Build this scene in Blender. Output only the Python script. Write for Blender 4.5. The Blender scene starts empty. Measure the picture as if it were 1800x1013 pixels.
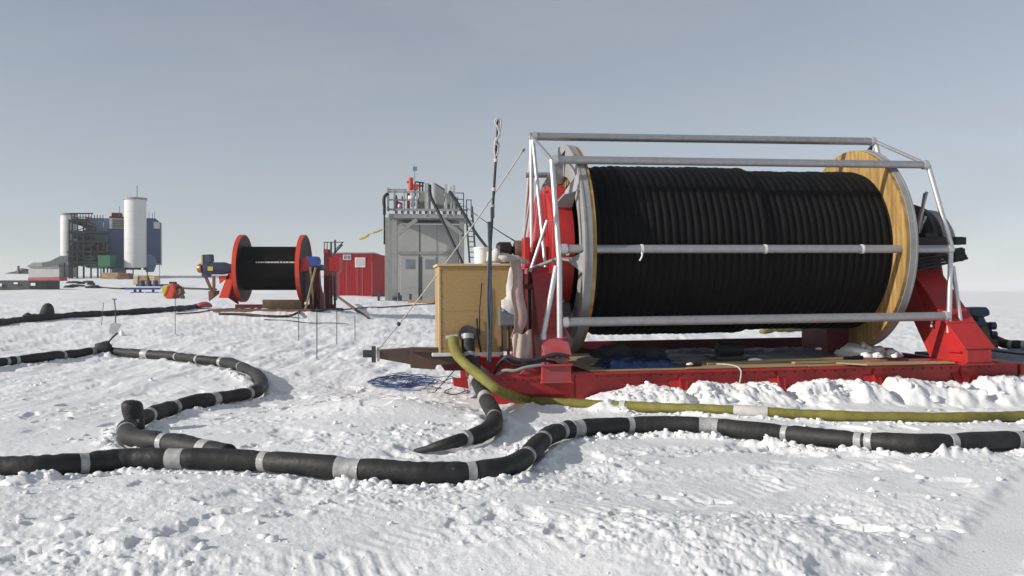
import bpy, math, random
import numpy as np
from mathutils import Vector, Matrix
random.seed(7)
S = bpy.context.scene
COL = S.collection
R = math.radians
F = 1500.0          # focal length in photo pixels (photo is 1800 wide)
HY = 510.0          # horizon row
EYE = 1.6

# ------------------------------------------------------------------ materials
def nt(m):
    m.use_nodes = True
    return m.node_tree
def mat(name, col, rough=0.5, metal=0.0, col2=None, nscale=6.0, amt=0.5, bump=0.0, bscale=30.0,
        wave=None, spec=0.5, stretch=None, thresh=(0.4, 0.65), coat=0.0):
    m = bpy.data.materials.new(name)
    t = nt(m); N = t.nodes; L = t.links
    b = N['Principled BSDF']
    b.inputs['Base Color'].default_value = (*col, 1)
    b.inputs['Roughness'].default_value = rough
    b.inputs['Metallic'].default_value = metal
    b.inputs['Specular IOR Level'].default_value = spec
    if coat: b.inputs['Coat Weight'].default_value = coat
    tc = N.new('ShaderNodeTexCoord')
    src = tc.outputs['Object']
    if stretch:
        mp = N.new('ShaderNodeMapping'); mp.inputs['Scale'].default_value = stretch
        L.new(src, mp.inputs['Vector']); src = mp.outputs['Vector']
    if col2 is None: col2 = tuple(c * 0.6 for c in col)
    n = N.new('ShaderNodeTexNoise'); n.inputs['Scale'].default_value = nscale
    n.inputs['Detail'].default_value = 8; n.inputs['Roughness'].default_value = 0.65
    L.new(src, n.inputs['Vector'])
    r = N.new('ShaderNodeMapRange'); r.inputs[1].default_value = thresh[0]; r.inputs[2].default_value = thresh[1]
    r.inputs[4].default_value = amt
    L.new(n.outputs['Fac'], r.inputs[0])
    mx = N.new('ShaderNodeMix'); mx.data_type = 'RGBA'
    mx.inputs[6].default_value = (*col, 1); mx.inputs[7].default_value = (*col2, 1)
    L.new(r.outputs[0], mx.inputs[0])
    out = mx.outputs[2]
    if wave:
        w = N.new('ShaderNodeTexWave'); w.bands_direction = wave[0]; w.inputs['Scale'].default_value = wave[1]
        w.inputs['Distortion'].default_value = wave[2]; w.inputs['Detail'].default_value = 3
        L.new(src, w.inputs['Vector'])
        m2 = N.new('ShaderNodeMix'); m2.data_type = 'RGBA'; m2.blend_type = 'MULTIPLY'
        wr = N.new('ShaderNodeMapRange'); wr.inputs[3].default_value = wave[3]; wr.inputs[4].default_value = 1.0
        L.new(w.outputs['Fac'], wr.inputs[0])
        m2.inputs[0].default_value = 1.0
        L.new(out, m2.inputs[6]); L.new(wr.outputs[0], m2.inputs[7])
        out = m2.outputs[2]
    L.new(out, b.inputs['Base Color'])
    rr = N.new('ShaderNodeMapRange'); rr.inputs[3].default_value = max(0.05, rough - 0.12); rr.inputs[4].default_value = min(1, rough + 0.15)
    L.new(n.outputs['Fac'], rr.inputs[0]); L.new(rr.outputs[0], b.inputs['Roughness'])
    if bump:
        n2 = N.new('ShaderNodeTexNoise'); n2.inputs['Scale'].default_value = bscale; n2.inputs['Detail'].default_value = 6
        L.new(src, n2.inputs['Vector'])
        bp = N.new('ShaderNodeBump'); bp.inputs['Strength'].default_value = bump; bp.inputs['Distance'].default_value = 0.02
        L.new(n2.outputs['Fac'], bp.inputs['Height']); L.new(bp.outputs['Normal'], b.inputs['Normal'])
    return m

M = {}
M['red'] = mat('red_paint', (0.47, 0.020, 0.020), 0.45, 0, (0.28, 0.022, 0.022), 2.2, 0.9, 0.10, 40)
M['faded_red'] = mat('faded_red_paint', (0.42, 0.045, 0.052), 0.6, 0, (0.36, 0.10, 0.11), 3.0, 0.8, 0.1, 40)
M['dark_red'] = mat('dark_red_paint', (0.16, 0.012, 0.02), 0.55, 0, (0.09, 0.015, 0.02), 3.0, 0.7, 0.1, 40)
M['orange_red'] = mat('orange_red_paint', (0.60, 0.05, 0.018), 0.45, 0, (0.40, 0.03, 0.015), 2.0, 0.5, 0.05, 30)
M['hut_red'] = mat('hut_red_cladding', (0.42, 0.014, 0.015), 0.5, 0, (0.33, 0.012, 0.014), 0.8, 0.5, 0.05, 10)
M['steel'] = mat('galvanised_tube', (0.40, 0.40, 0.415), 0.42, 0.55, (0.30, 0.30, 0.31), 9, 0.7, 0.05, 60)
M['bright_steel'] = mat('bright_tube', (0.62, 0.62, 0.63), 0.38, 0.5, (0.45, 0.45, 0.46), 9, 0.6, 0.05, 60)
M['grey_paint'] = mat('grey_paint', (0.30, 0.30, 0.30), 0.6, 0.0, (0.21, 0.21, 0.205), 3, 0.7, 0.08, 30)
M['pale_grey'] = mat('pale_grey_panel', (0.50, 0.505, 0.50), 0.6, 0.0, (0.43, 0.43, 0.42), 0.7, 0.7, 0.05, 8)
M['dark_grey'] = mat('dark_grey_metal', (0.07, 0.072, 0.075), 0.6, 0.2, (0.04, 0.04, 0.042), 3, 0.7, 0.1, 30)
M['brown_steel'] = mat('rusty_brown_steel', (0.085, 0.06, 0.05), 0.65, 0.1, (0.16, 0.085, 0.05), 5, 0.7, 0.2, 40)
M['rust_brown'] = mat('rust_brown_leg', (0.17, 0.075, 0.045), 0.7, 0.0, (0.10, 0.05, 0.035), 5, 0.7, 0.2, 40)
M['black'] = mat('black_rubber', (0.011, 0.011, 0.012), 0.5, 0.0, (0.02, 0.02, 0.021), 4, 0.8, 0.15, 45, spec=0.35)
M['wound'] = mat('wound_hose_rubber', (0.0055, 0.0055, 0.0057), 0.62, 0.0, (0.009, 0.009, 0.0092), 3, 0.9, 0.12, 30, spec=0.10)
M['foam'] = mat('black_foam_insulation', (0.018, 0.018, 0.0185), 0.58, 0.0, (0.034, 0.033, 0.032), 3, 0.9, 0.5, 14, spec=0.35)
def dust(m, lo=0.60, hi=0.66, scale=9.0, up=0.35, col=(0.78, 0.78, 0.78)):
    t = m.node_tree; N = t.nodes; L = t.links; b = N['Principled BSDF']; src = b.inputs['Base Color'].links[0].from_socket
    g = N.new('ShaderNodeNewGeometry'); sp = N.new('ShaderNodeSeparateXYZ'); L.new(g.outputs['Normal'], sp.inputs[0])
    a = N.new('ShaderNodeMapRange'); a.inputs[1].default_value = up; a.inputs[2].default_value = up + 0.4; L.new(sp.outputs['Z'], a.inputs[0])
    n = N.new('ShaderNodeTexNoise'); n.inputs['Scale'].default_value = scale; n.inputs['Detail'].default_value = 6; n.inputs['Roughness'].default_value = 0.7; L.new(g.outputs['Position'], n.inputs['Vector'])
    c = N.new('ShaderNodeMapRange'); c.inputs[1].default_value = lo; c.inputs[2].default_value = hi; L.new(n.outputs['Fac'], c.inputs[0])
    mu = N.new('ShaderNodeMath'); mu.operation = 'MULTIPLY'; L.new(a.outputs[0], mu.inputs[0]); L.new(c.outputs[0], mu.inputs[1])
    mx = N.new('ShaderNodeMix'); mx.data_type = 'RGBA'; mx.inputs[7].default_value = (*col, 1); L.new(mu.outputs[0], mx.inputs[0]); L.new(src, mx.inputs[6]); L.new(mx.outputs[2], b.inputs['Base Color'])
dust(M['foam'], 0.67, 0.70, 7.0, 0.45)
dust(M['wound'], 0.70, 0.73, 5.0, 0.2, (0.30, 0.30, 0.30))
dust(M['red'], 0.62, 0.68, 4.0, 0.75)
M['charcoal'] = mat('charcoal_fabric', (0.035, 0.038, 0.045), 0.8, 0.0, (0.02, 0.02, 0.025), 5, 0.8, 0.3, 18)
M['tape'] = mat('pale_tape', (0.42, 0.42, 0.41), 0.35, 0.0, (0.27, 0.27, 0.265), 14, 0.8, 0.25, 40)
M['yellow_hose'] = mat('yellow_woven_hose', (0.235, 0.215, 0.04), 0.75, 0.0, (0.15, 0.14, 0.032), 5, 0.8, 0.15, 120, wave=('X', 14.0, 2.0, 0.8))
M['ply'] = mat('plywood_board', (0.42, 0.275, 0.115), 0.7, 0.0, (0.30, 0.185, 0.07), 22, 0.7, 0.15, 70, stretch=(1, 1, 1.8), thresh=(.35, .7))
M['pale_wood'] = mat('pale_timber', (0.62, 0.46, 0.26), 0.65, 0.0, (0.45, 0.32, 0.17), 6, 0.7, 0.12, 40, stretch=(0.4, 3, 3))
M['deck_wood'] = mat('weathered_plywood', (0.42, 0.30, 0.155), 0.75, 0.0, (0.27, 0.20, 0.125), 3, 0.8, 0.2, 40, stretch=(0.5, 4, 4))
M['blue_dark'] = mat('dark_blue_paint', (0.035, 0.055, 0.105), 0.5, 0.0, (0.025, 0.035, 0.06), 4, 0.7, 0.08, 30)
M['blue'] = mat('bright_blue_paint', (0.02, 0.055, 0.26), 0.45, 0.0, (0.015, 0.035, 0.16), 3, 0.6, 0.08, 30)
M['rope_blue'] = mat('blue_rope', (0.045, 0.11, 0.30), 0.7, 0.0, (0.02, 0.035, 0.09), 12, 0.9, 0.2, 100)
M['rope_dark'] = mat('dark_cable', (0.022, 0.03, 0.05), 0.6, 0.0, (0.012, 0.014, 0.02), 12, 0.8)
M['rope_pale'] = mat('pale_rope', (0.55, 0.53, 0.48), 0.8, 0.0, (0.35, 0.33, 0.29), 30, 0.7, 0.2, 150)
M['white'] = mat('white_plastic', (0.78, 0.78, 0.76), 0.5, 0.0, (0.62, 0.60, 0.56), 4, 0.7, 0.1, 20)
M['white_panel'] = mat('white_cladding', (0.62, 0.62, 0.60), 0.55, 0.0, (0.55, 0.545, 0.525), 0.25, 0.6, 0.02, 3)
M['cloth'] = mat('white_tarp', (0.58, 0.555, 0.53), 0.8, 0.0, (0.42, 0.40, 0.385), 4, 0.8, 0.4, 14)
M['pink_cloth'] = mat('dusty_pink_canvas', (0.40, 0.28, 0.265), 0.8, 0.0, (0.29, 0.18, 0.17), 3, 0.8, 0.3, 14)
M['beige_cloth'] = mat('beige_canvas', (0.48, 0.38, 0.31), 0.8, 0.0, (0.36, 0.27, 0.22), 3, 0.8, 0.4, 12)
M['grey_tarp'] = mat('grey_blue_tarp', (0.17, 0.18, 0.215), 0.6, 0.0, (0.11, 0.115, 0.13), 2, 0.8, 0.4, 7)
M['bldg_blue'] = mat('blue_metal_cladding', (0.085, 0.12, 0.235), 0.5, 0.0, (0.055, 0.08, 0.16), 0.15, 0.7, 0.03, 3, wave=('X', 0.7, 0.0, 0.85))
M['bldg_slate'] = mat('slate_blue_cladding', (0.15, 0.24, 0.33), 0.45, 0.0, (0.11, 0.175, 0.24), 0.2, 0.8, 0.03, 3)
M['lattice'] = mat('dark_stair_steel', (0.040, 0.038, 0.036), 0.7, 0.0, (0.06, 0.055, 0.05), 1.0, 0.8)
M['green'] = mat('green_container_paint', (0.015, 0.14, 0.06), 0.5, 0.0, (0.012, 0.09, 0.045), 0.8, 0.7)
M['tan'] = mat('tan_timber_stack', (0.42, 0.30, 0.17), 0.7, 0.0, (0.22, 0.14, 0.08), 1.2, 0.9)
M['pink_red'] = mat('faded_pink_red', (0.42, 0.09, 0.10), 0.6, 0.0, (0.30, 0.08, 0.09), 1, 0.7)
M['window'] = mat('dim_window_glass', (0.20, 0.22, 0.24), 0.12, 0.0, (0.12, 0.135, 0.15), 1.0, 0.8)
M['haze_grey'] = mat('weathered_grey', (0.16, 0.16, 0.17), 0.8, 0.0, (0.10, 0.10, 0.10), 0.6, 0.8)
M['cable_blue'] = mat('faded_blue_cable', (0.075, 0.095, 0.125), 0.6, 0.0, (0.04, 0.05, 0.07), 9, 0.8)
M['box_grey'] = mat('dull_grey_box', (0.15, 0.16, 0.175), 0.6, 0.0, (0.10, 0.105, 0.11), 4, 0.7, 0.1, 20)
M['tower_grey'] = mat('tower_grey_paint', (0.30, 0.30, 0.29), 0.55, 0.0, (0.22, 0.22, 0.21), 1.2, 0.8, 0.08, 12)
M['tower_panel'] = mat('tower_panel_grey', (0.40, 0.40, 0.39), 0.6, 0.0, (0.33, 0.33, 0.32), 0.6, 0.8, 0.05, 6)
M['blue_plastic'] = mat('dark_blue_plastic', (0.018, 0.035, 0.10), 0.28, 0.0, (0.012, 0.02, 0.05), 5, 0.8, 0.3, 16)
M['copper'] = mat('copper_fan_guard', (0.42, 0.16, 0.06), 0.35, 0.6, (0.20, 0.07, 0.03), 6, 0.8)
M['olive'] = mat('olive_cardboard', (0.15, 0.115, 0.045), 0.7, 0.0, (0.10, 0.08, 0.03), 3, 0.7)
M['olive_bag'] = mat('olive_canvas_bag', (0.05, 0.052, 0.035), 0.85, 0.0, (0.025, 0.027, 0.02), 6, 0.8, 0.4, 12)
M['yellow'] = mat('yellow_fabric', (0.55, 0.43, 0.05), 0.7, 0.0, (0.40, 0.32, 0.05), 3, 0.7)
M['clear_plastic'] = mat('grey_plastic_blade', (0.40, 0.41, 0.42), 0.4, 0.0, (0.30, 0.30, 0.31), 5, 0.8)

# wood for the flange: planks by wave bands
M['flange_wood'] = mat('flange_timber', (0.48, 0.30, 0.10), 0.65, 0.0, (0.27, 0.15, 0.045), 2.2, 0.9, 0.15, 30, stretch=(1, 3, 0.8), wave=('Y', 0.9, 3.5, 0.74))

# snow
def snow_mat(name, specks=True):
    m = bpy.data.materials.new(name); t = nt(m); N = t.nodes; L = t.links
    b = N['Principled BSDF']; b.inputs['Roughness'].default_value = 0.62
    b.inputs['Specular IOR Level'].default_value = 0.35
    g = N.new('ShaderNodeNewGeometry')
    n = N.new('ShaderNodeTexNoise'); n.inputs['Scale'].default_value = 0.9; n.inputs['Detail'].default_value = 9; n.inputs['Roughness'].default_value = 0.7
    L.new(g.outputs['Position'], n.inputs['Vector'])
    mx = N.new('ShaderNodeMix'); mx.data_type = 'RGBA'
    mx.inputs[6].default_value = (0.80, 0.80, 0.80, 1); mx.inputs[7].default_value = (0.87, 0.87, 0.87, 1)
    L.new(n.outputs['Fac'], mx.inputs[0])
    out = mx.outputs[2]
    if specks:
        v = N.new('ShaderNodeTexNoise'); v.inputs['Scale'].default_value = 26; v.inputs['Detail'].default_value = 3
        L.new(g.outputs['Position'], v.inputs['Vector'])
        c = N.new('ShaderNodeMapRange'); c.inputs[1].default_value = 0.70; c.inputs[2].default_value = 0.78
        L.new(v.outputs['Fac'], c.inputs[0])
        m2 = N.new('ShaderNodeMix'); m2.data_type = 'RGBA'; m2.inputs[7].default_value = (0.22, 0.20, 0.18, 1)
        L.new(c.outputs[0], m2.inputs[0]); L.new(out, m2.inputs[6]); out = m2.outputs[2]
    L.new(out, b.inputs['Base Color'])
    f = N.new('ShaderNodeTexNoise'); f.inputs['Scale'].default_value = 45; f.inputs['Detail'].default_value = 8; f.inputs['Roughness'].default_value = 0.7
    L.new(g.outputs['Position'], f.inputs['Vector'])
    bp = N.new('ShaderNodeBump'); bp.inputs['Strength'].default_value = 0.45; bp.inputs['Distance'].default_value = 0.02
    L.new(f.outputs['Fac'], bp.inputs['Height']); L.new(bp.outputs['Normal'], b.inputs['Normal'])
    return m
M['snow'] = snow_mat('trodden_snow'); M['snow_clod'] = snow_mat('snow_clod_white', False)

# ------------------------------------------------------------------ mesh builder
class MB:
    def __init__(s): s.v = []; s.f = []
    def add(s, vs, fs):
        o = len(s.v); s.v += [tuple(v) for v in vs]; s.f += [tuple(i + o for i in f) for f in fs]; return s
    def hexa(s, p):  # 8 points: bottom 4 ccw, top 4 ccw
        return s.add(p, [(3, 2, 1, 0), (4, 5, 6, 7), (0, 1, 5, 4), (1, 2, 6, 5), (2, 3, 7, 6), (3, 0, 4, 7)])
    def box(s, a, b):
        x0, y0, z0 = a; x1, y1, z1 = b
        return s.hexa([(x0, y0, z0), (x1, y0, z0), (x1, y1, z0), (x0, y1, z0), (x0, y0, z1), (x1, y0, z1), (x1, y1, z1), (x0, y1, z1)])
    def prism(s, poly, d):
        d = Vector(d); n = len(poly); P = [Vector(p) for p in poly]
        nrm = sum(((P[i] - P[0]).cross(P[(i + 1) % n] - P[0]) for i in range(1, n - 1)), Vector())
        if nrm.dot(d) < 0: P = P[::-1]
        vs = P + [p + d for p in P]
        fs = [tuple(range(n))[::-1], tuple(range(n, 2 * n))] + [(i, (i + 1) % n, (i + 1) % n + n, i + n) for i in range(n)]
        return s.add(vs, fs)
    def bar(s, p, q, w, h, up=(0, 0, 1)):
        p = Vector(p); q = Vector(q); t = (q - p).normalized(); u = Vector(up)
        a = t.cross(u)
        if a.length < 1e-4: a = t.cross(Vector((0, 1, 0)))
        a.normalize(); c = a.cross(t)
        a *= w / 2; c *= h / 2
        return s.hexa([p - a - c, p + a - c, q + a - c, q - a - c, p - a + c, p + a + c, q + a + c, q - a + c])
    def sweep(s, pts, rad, n=10, sq=None, caps=True, rf=None):
        P = [Vector(p) for p in pts]; k = len(P)
        if not hasattr(rad, '__len__'): rad = [rad] * k
        T = []
        for i in range(k):
            t = P[min(i + 1, k - 1)] - P[max(i - 1, 0)]
            T.append(t.normalized() if t.length > 1e-9 else Vector((1, 0, 0)))
        u = T[0].cross(Vector((0, 0, 1)))
        if u.length < 1e-3: u = T[0].cross(Vector((0, 1, 0)))
        u.normalize(); vs = []
        for i in range(k):
            u = (u - T[i] * u.dot(T[i])).normalized(); w = u.cross(T[i])
            for j in range(n):
                a = 2 * math.pi * j / n
                q = rad[i] * (rf(i, a) if rf else 1); off = u * math.cos(a) * q + w * math.sin(a) * q
                if sq: off.z *= sq
                vs.append(P[i] + off)
        fs = [(i * n + j, i * n + (j + 1) % n, (i + 1) * n + (j + 1) % n, (i + 1) * n + j) for i in range(k - 1) for j in range(n)]
        if caps: fs += [tuple(range(n))[::-1], tuple(range((k - 1) * n, k * n))]
        return s.add(vs, fs)
    def tube(s, p, q, r, n=12, r2=None):
        return s.sweep([p, q], [r, r if r2 is None else r2], n)
    def lathe(s, prof, c, ax, n=48, a0=0.0, a1=2 * math.pi, close=True):
        # prof: (along, radius) list; closed ring of profile if close
        c = Vector(c); ax = Vector(ax).normalized()
        u = ax.cross(Vector((0, 0, 1)));
        if u.length < 1e-3: u = ax.cross(Vector((0, 1, 0)))
        u.normalize(); w = u.cross(ax); k = len(prof); full = abs(a1 - a0 - 2 * math.pi) < 1e-6
        m = n if full else n + 1; vs = []
        for j in range(m):
            a = a0 + (a1 - a0) * j / n
            d = u * math.cos(a) + w * math.sin(a)
            vs += [c + ax * h + d * r for h, r in prof]
        fs = []
        for j in range(n):
            j2 = (j + 1) % m
            for i in range(k if close else k - 1):
                i2 = (i + 1) % k
                fs.append((j * k + i, j2 * k + i, j2 * k + i2, j * k + i2))
        if not full and close: fs += [tuple(range(k)), tuple(range((m - 1) * k, m * k))[::-1]]
        return s.add(vs, fs)
    def disc(s, c, ax, r, h0, h1, n=32):
        return s.lathe([(h0, 1e-4), (h0, r), (h1, r), (h1, 1e-4)], c, ax, n, close=False)
    def blob(s, c, r, seed=0, jit=0.25, sub=2, flat=False):
        import bmesh
        bm = bmesh.new(); bmesh.ops.create_icosphere(bm, subdivisions=sub, radius=1)
        rr = random.Random(seed); ph = [rr.uniform(0, 6) for _ in range(6)]
        vs = []
        for v in bm.verts:
            x, y, z = v.co
            k = 1 + jit * (math.sin(3 * x + ph[0]) * math.sin(2.6 * y + ph[1]) + 0.6 * math.sin(6 * z + ph[2] + 3 * x) * math.sin(5 * y + ph[3])) + rr.uniform(-jit, jit) * 0.25
            zz = z * k
            if flat and zz < -0.3: zz = -0.3
            vs.append((c[0] + x * k * r[0], c[1] + y * k * r[1], c[2] + zz * r[2]))
        fs = [tuple(v.index for v in f.verts) for f in bm.faces]; bm.free()
        return s.add(vs, fs)

def setprops(o, label=None, cat=None, group=None, kind=None):
    if label: o['label'] = label
    if cat: o['category'] = cat
    if group: o['group'] = group
    if kind: o['kind'] = kind
    return o
def part(name, mb, m, parent=None, smooth=False, bevel=0.0):
    me = bpy.data.meshes.new(name)
    vs = mb.v
    if parent is not None:
        bpy.context.view_layer.update()
        inv = parent.matrix_world.inverted()
        if not getattr(mb, 'local', False): vs = [tuple(inv @ Vector(v)) for v in mb.v]
    me.from_pydata(vs, [], mb.f); me.validate()
    me.materials.append(M[m] if isinstance(m, str) else m)
    o = bpy.data.objects.new(name, me); COL.objects.link(o)
    if parent is not None: o.parent = parent
    if smooth:
        me.polygons.foreach_set('use_smooth', [True] * len(me.polygons))
        if smooth != 'all': me.set_sharp_from_angle(angle=R(smooth if smooth is not True else 40))
    if bevel:
        b = o.modifiers.new('edge', 'BEVEL'); b.width = bevel; b.segments = 2; b.limit_method = 'ANGLE'; b.angle_limit = R(40)
    return o
def thing(name, label, cat, loc, rotz=0, group=None):
    o = bpy.data.objects.new(name, None); COL.objects.link(o); o.location = loc; o.rotation_euler = (0, 0, rotz)
    o.empty_display_size = 0.3
    bpy.context.view_layer.update()
    return setprops(o, label, cat, group)
def solo(name, label, cat, mb, m, loc=None, group=None, smooth=False, bevel=0.0, kind=None):
    o = part(name, mb, m, None, smooth, bevel)
    if loc is not None:
        l = Vector(loc)
        o.data.transform(Matrix.Translation(-l)); o.location = l
    return setprops(o, label, cat, group, kind)
class LB(MB):
    """builder in the parent's own coordinates"""
    local = True

def W(px, py, d): return Vector(((px - 900) / F * d, d, EYE - (py - HY) / F * d))

def crom(P, per=6):
    P = [Vector(p) for p in P]; out = []
    for i in range(len(P) - 1):
        a = P[max(i - 1, 0)]; b = P[i]; c = P[i + 1]; d = P[min(i + 2, len(P) - 1)]
        for j in range(per):
            t = j / per
            out.append(0.5 * ((2 * b) + (c - a) * t + (2 * a - 5 * b + 4 * c - d) * t * t + (3 * b - a - 3 * c + d) * t ** 3))
    out.append(P[-1]); return out

# ------------------------------------------------------------------ terrain functions (numpy)
def hsh(ix, iy, seed):
    h = (ix.astype(np.int64) * 374761393 + iy.astype(np.int64) * 668265263 + seed * 974634777) & 0xFFFFFFFF
    h = ((h ^ (h >> 13)) * 1274126177) & 0xFFFFFFFF
    h = ((h ^ (h >> 16)) * 2246822519) & 0xFFFFFFFF
    return ((h ^ (h >> 15)) & 0xFFFFFF) / float(0xFFFFFF)
def vnoise(x, y, seed=0):
    ix = np.floor(x); iy = np.floor(y); fx = x - ix; fy = y - iy
    def g(a, b, dx, dy):
        t = hsh(a, b, seed) * 6.2831853
        return np.cos(t) * dx + np.sin(t) * dy
    u = fx * fx * fx * (fx * (fx * 6 - 15) + 10); v = fy * fy * fy * (fy * (fy * 6 - 15) + 10)
    n00 = g(ix, iy, fx, fy); n10 = g(ix + 1, iy, fx - 1, fy); n01 = g(ix, iy + 1, fx, fy - 1); n11 = g(ix + 1, iy + 1, fx - 1, fy - 1)
    return 1.45 * ((n00 * (1 - u) + n10 * u) * (1 - v) + (n01 * (1 - u) + n11 * u) * v)
def fbm(x, y, seed, o=4, g=0.5):
    s = 0; a = 1
    for k in range(o): s = s + a * vnoise(x * 2 ** k, y * 2 ** k, seed + k * 17); a *= g
    return s
def billow(x, y, seed, o=3, g=0.5):
    s = 0; a = 1
    for k in range(o): s = s + a * (np.abs(vnoise(x * 2 ** k, y * 2 ** k, seed + k * 13)) * 2 - 0.6); a *= g
    return s
def clods(x, y, scale, seed, prob):
    x = x / scale; y = y / scale
    wx = x + 0.25 * vnoise(x * 2.3, y * 2.3, seed + 5); wy = y + 0.25 * vnoise(x * 2.3, y * 2.3, seed + 9)
    wx2 = wx; ix = np.floor(wx); iy = np.floor(wy); best = np.zeros_like(x)
    for i in (-1, 0, 1):
        for j in (-1, 0, 1):
            cx = ix + i; cy = iy + j
            r1 = hsh(cx, cy, seed); r2 = hsh(cx, cy, seed + 1); r3 = hsh(cx, cy, seed + 2); r4 = hsh(cx, cy, seed + 3)
            rad = 0.22 + 0.4 * r3 * r3
            d2 = ((wx - cx - r1) ** 2 + (wy - cy - r2) ** 2) / rad ** 2
            h = np.where(r4 < prob, rad * np.sqrt(np.maximum(0, 1 - d2 * d2)), 0)
            best = np.maximum(best, h)
    return best * scale
def sstep(a, b, x):
    t = np.clip((x - a) / (b - a), 0, 1); return t * t * (3 - 2 * t)

def cells(x, y, scale, seed):
    x = x / scale; y = y / scale; x = x + .2 * vnoise(x * 2, y * 2, seed); ix = np.floor(x); iy = np.floor(y); bd = np.full_like(x, 9.0); v = np.zeros_like(x)
    for i in (-1, 0, 1):
        for j in (-1, 0, 1):
            cx = ix + i; cy = iy + j
            d = (x - cx - hsh(cx, cy, seed)) ** 2 + (y - cy - hsh(cx, cy, seed + 1)) ** 2
            m = d < bd; bd = np.where(m, d, bd); v = np.where(m, hsh(cx, cy, seed + 2), v)
    return v
SA = 0.150            # heading of the big reel's axle
OX, OY = 1.06, 13.85  # foot of its left flange
def local_xy(x, y):
    c, s = math.cos(SA), math.sin(SA)
    return (x - OX) * c + (y - OY) * s, -(x - OX) * s + (y - OY) * c
def g_macro(x, y):
    x = np.asarray(x, float); y = np.asarray(y, float)
    d = np.hypot(x * 0.35, np.maximum(y, 0)); a = x / np.maximum(y, 0.5)
    w = sstep(0.16, -0.2, a)
    dd = np.clip(d - 14, 0, 140)
    r = (0.018 * dd + 0.0001 * dd ** 2) * w
    u = 0.07 * fbm(x / 3.5, y / 3.5, 3, 3) * sstep(2, 5, d) + 0.05 * fbm(x / 14, y / 14, 8, 2) * sstep(10, 30, d)
    lx, ly = local_xy(x, y)
    sled = sstep(2.6, 1.9, np.abs(ly)) * sstep(-2.6, -1.8, lx) * sstep(9.6, 8.6, lx)
    z = r + u * (1 - sled)
    # soft rises: mound left of the loops, hollow to the right
    z = z + 0.36 * np.exp(-((x + 10.0) / 3.6) ** 4 - ((y - 35.6) / 2.4) ** 4)
    z = z + 0.16 * np.exp(-((x + 5.0) / 1.8) ** 2 - ((y - 6.0) / 1.0) ** 2)
    z = z + 0.14 * np.exp(-((x + 1.7) / 0.9) ** 2 - ((y - 11.2) / 0.45) ** 2)
    z = z + 0.12 * np.exp(-((x - 1.6) / 1.2) ** 2 - ((y - 5.2) / 0.6) ** 2)
    return z
def gz(x, y): return float(g_macro(np.array([x]), np.array([y]))[0])
_dd = np.concatenate([np.arange(3, 30, 0.01), np.arange(30, 200, 0.05)])
def hit(px, py, off=0.0):
    xs = (px - 900) / F * _dd; zr = EYE - (py - HY) / F * _dd
    k = np.nonzero(zr <= g_macro(xs, _dd) + off)[0]
    d = _dd[k[0]] if len(k) else 160.0
    return Vector(((px - 900) / F * d, d, EYE - (py - HY) / F * d))
def onground(px, d):
    x = (px - 900) / F * d; return Vector((x, d, gz(x, d)))

# ------------------------------------------------------------------ hose paths
front_px = [(-420, 828), (-200, 824), (-60, 823), (0, 822), (70, 821), (150, 815), (220, 808), (300, 806), (380, 807), (460, 811), (540, 817), (610, 824), (680, 829), (750, 832), (830, 830), (890, 822), (925, 803), (945, 782), (965, 766), (990, 757), (1020, 753), (1060, 750), (1110, 747), (1170, 746), (1230, 747), (1260, 749), (1300, 755), (1380, 763), (1450, 770), (1510, 775), (1600, 779), (1670, 778), (1740, 776), (1800, 773), (1900, 770), (2100, 768)]
loop_px = [(-260, 668), (-60, 647), (0, 637), (60, 630), (120, 624), (180, 616), (230, 621), (300, 626), (350, 632), (400, 638), (432, 648), (456, 664), (458, 682), (440, 691), (400, 698), (350, 707), (300, 718), (262, 730), (235, 742), (222, 757), (236, 770), (280, 777), (330, 784), (380, 793), (402, 798)]
branch_px = [(838, 690, 0.0), (852, 708, 0.05), (866, 732, 0.0), (858, 755, 0.0), (822, 770, 0.0), (790, 779, 0.0)]
HR = 0.097
P_front = crom([hit(x, y, HR * 0.92) for x, y in front_px], 6)
P_loop = crom([hit(x, y, HR * 0.92) for x, y in loop_px], 6)
# the branch hose rises to the crate
bd = [W(822, 588, 12.12), W(823, 612, 12.05), W(828, 642, 11.85), W(840, 672, 11.5), W(853, 700, 11.0), hit(868, 728, HR * .95), hit(866, 748, HR * .95), hit(845, 763, HR * .95), hit(815, 772, HR * .9), hit(790, 779, HR * 0.85), hit(760, 787, HR * 0.4), hit(731, 795, -0.05)]
P_branch = crom(bd, 6)
yl = [W(797, 594, 12.05), W(799, 612, 11.95), W(812, 634, 11.66), W(848, 664, 11.22), W(880, 688, 11.02)] + [hit(x, y, 0.055) for x, y in [(925, 703), (980, 708), (1080, 713), (1200, 718), (1300, 722), (1400, 728), (1500, 732), (1600, 734), (1700, 734), (1800, 732), (1950, 729), (2200, 727)]]
P_yellow = crom(yl, 8)
far_px = [(-60, 573), (0, 567), (40, 562), (90, 557), (150, 553), (210, 550), (270, 546), (330, 541), (352, 538)]
P_far = crom([hit(x, y, 0.11) for x, y in far_px], 5)

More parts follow.
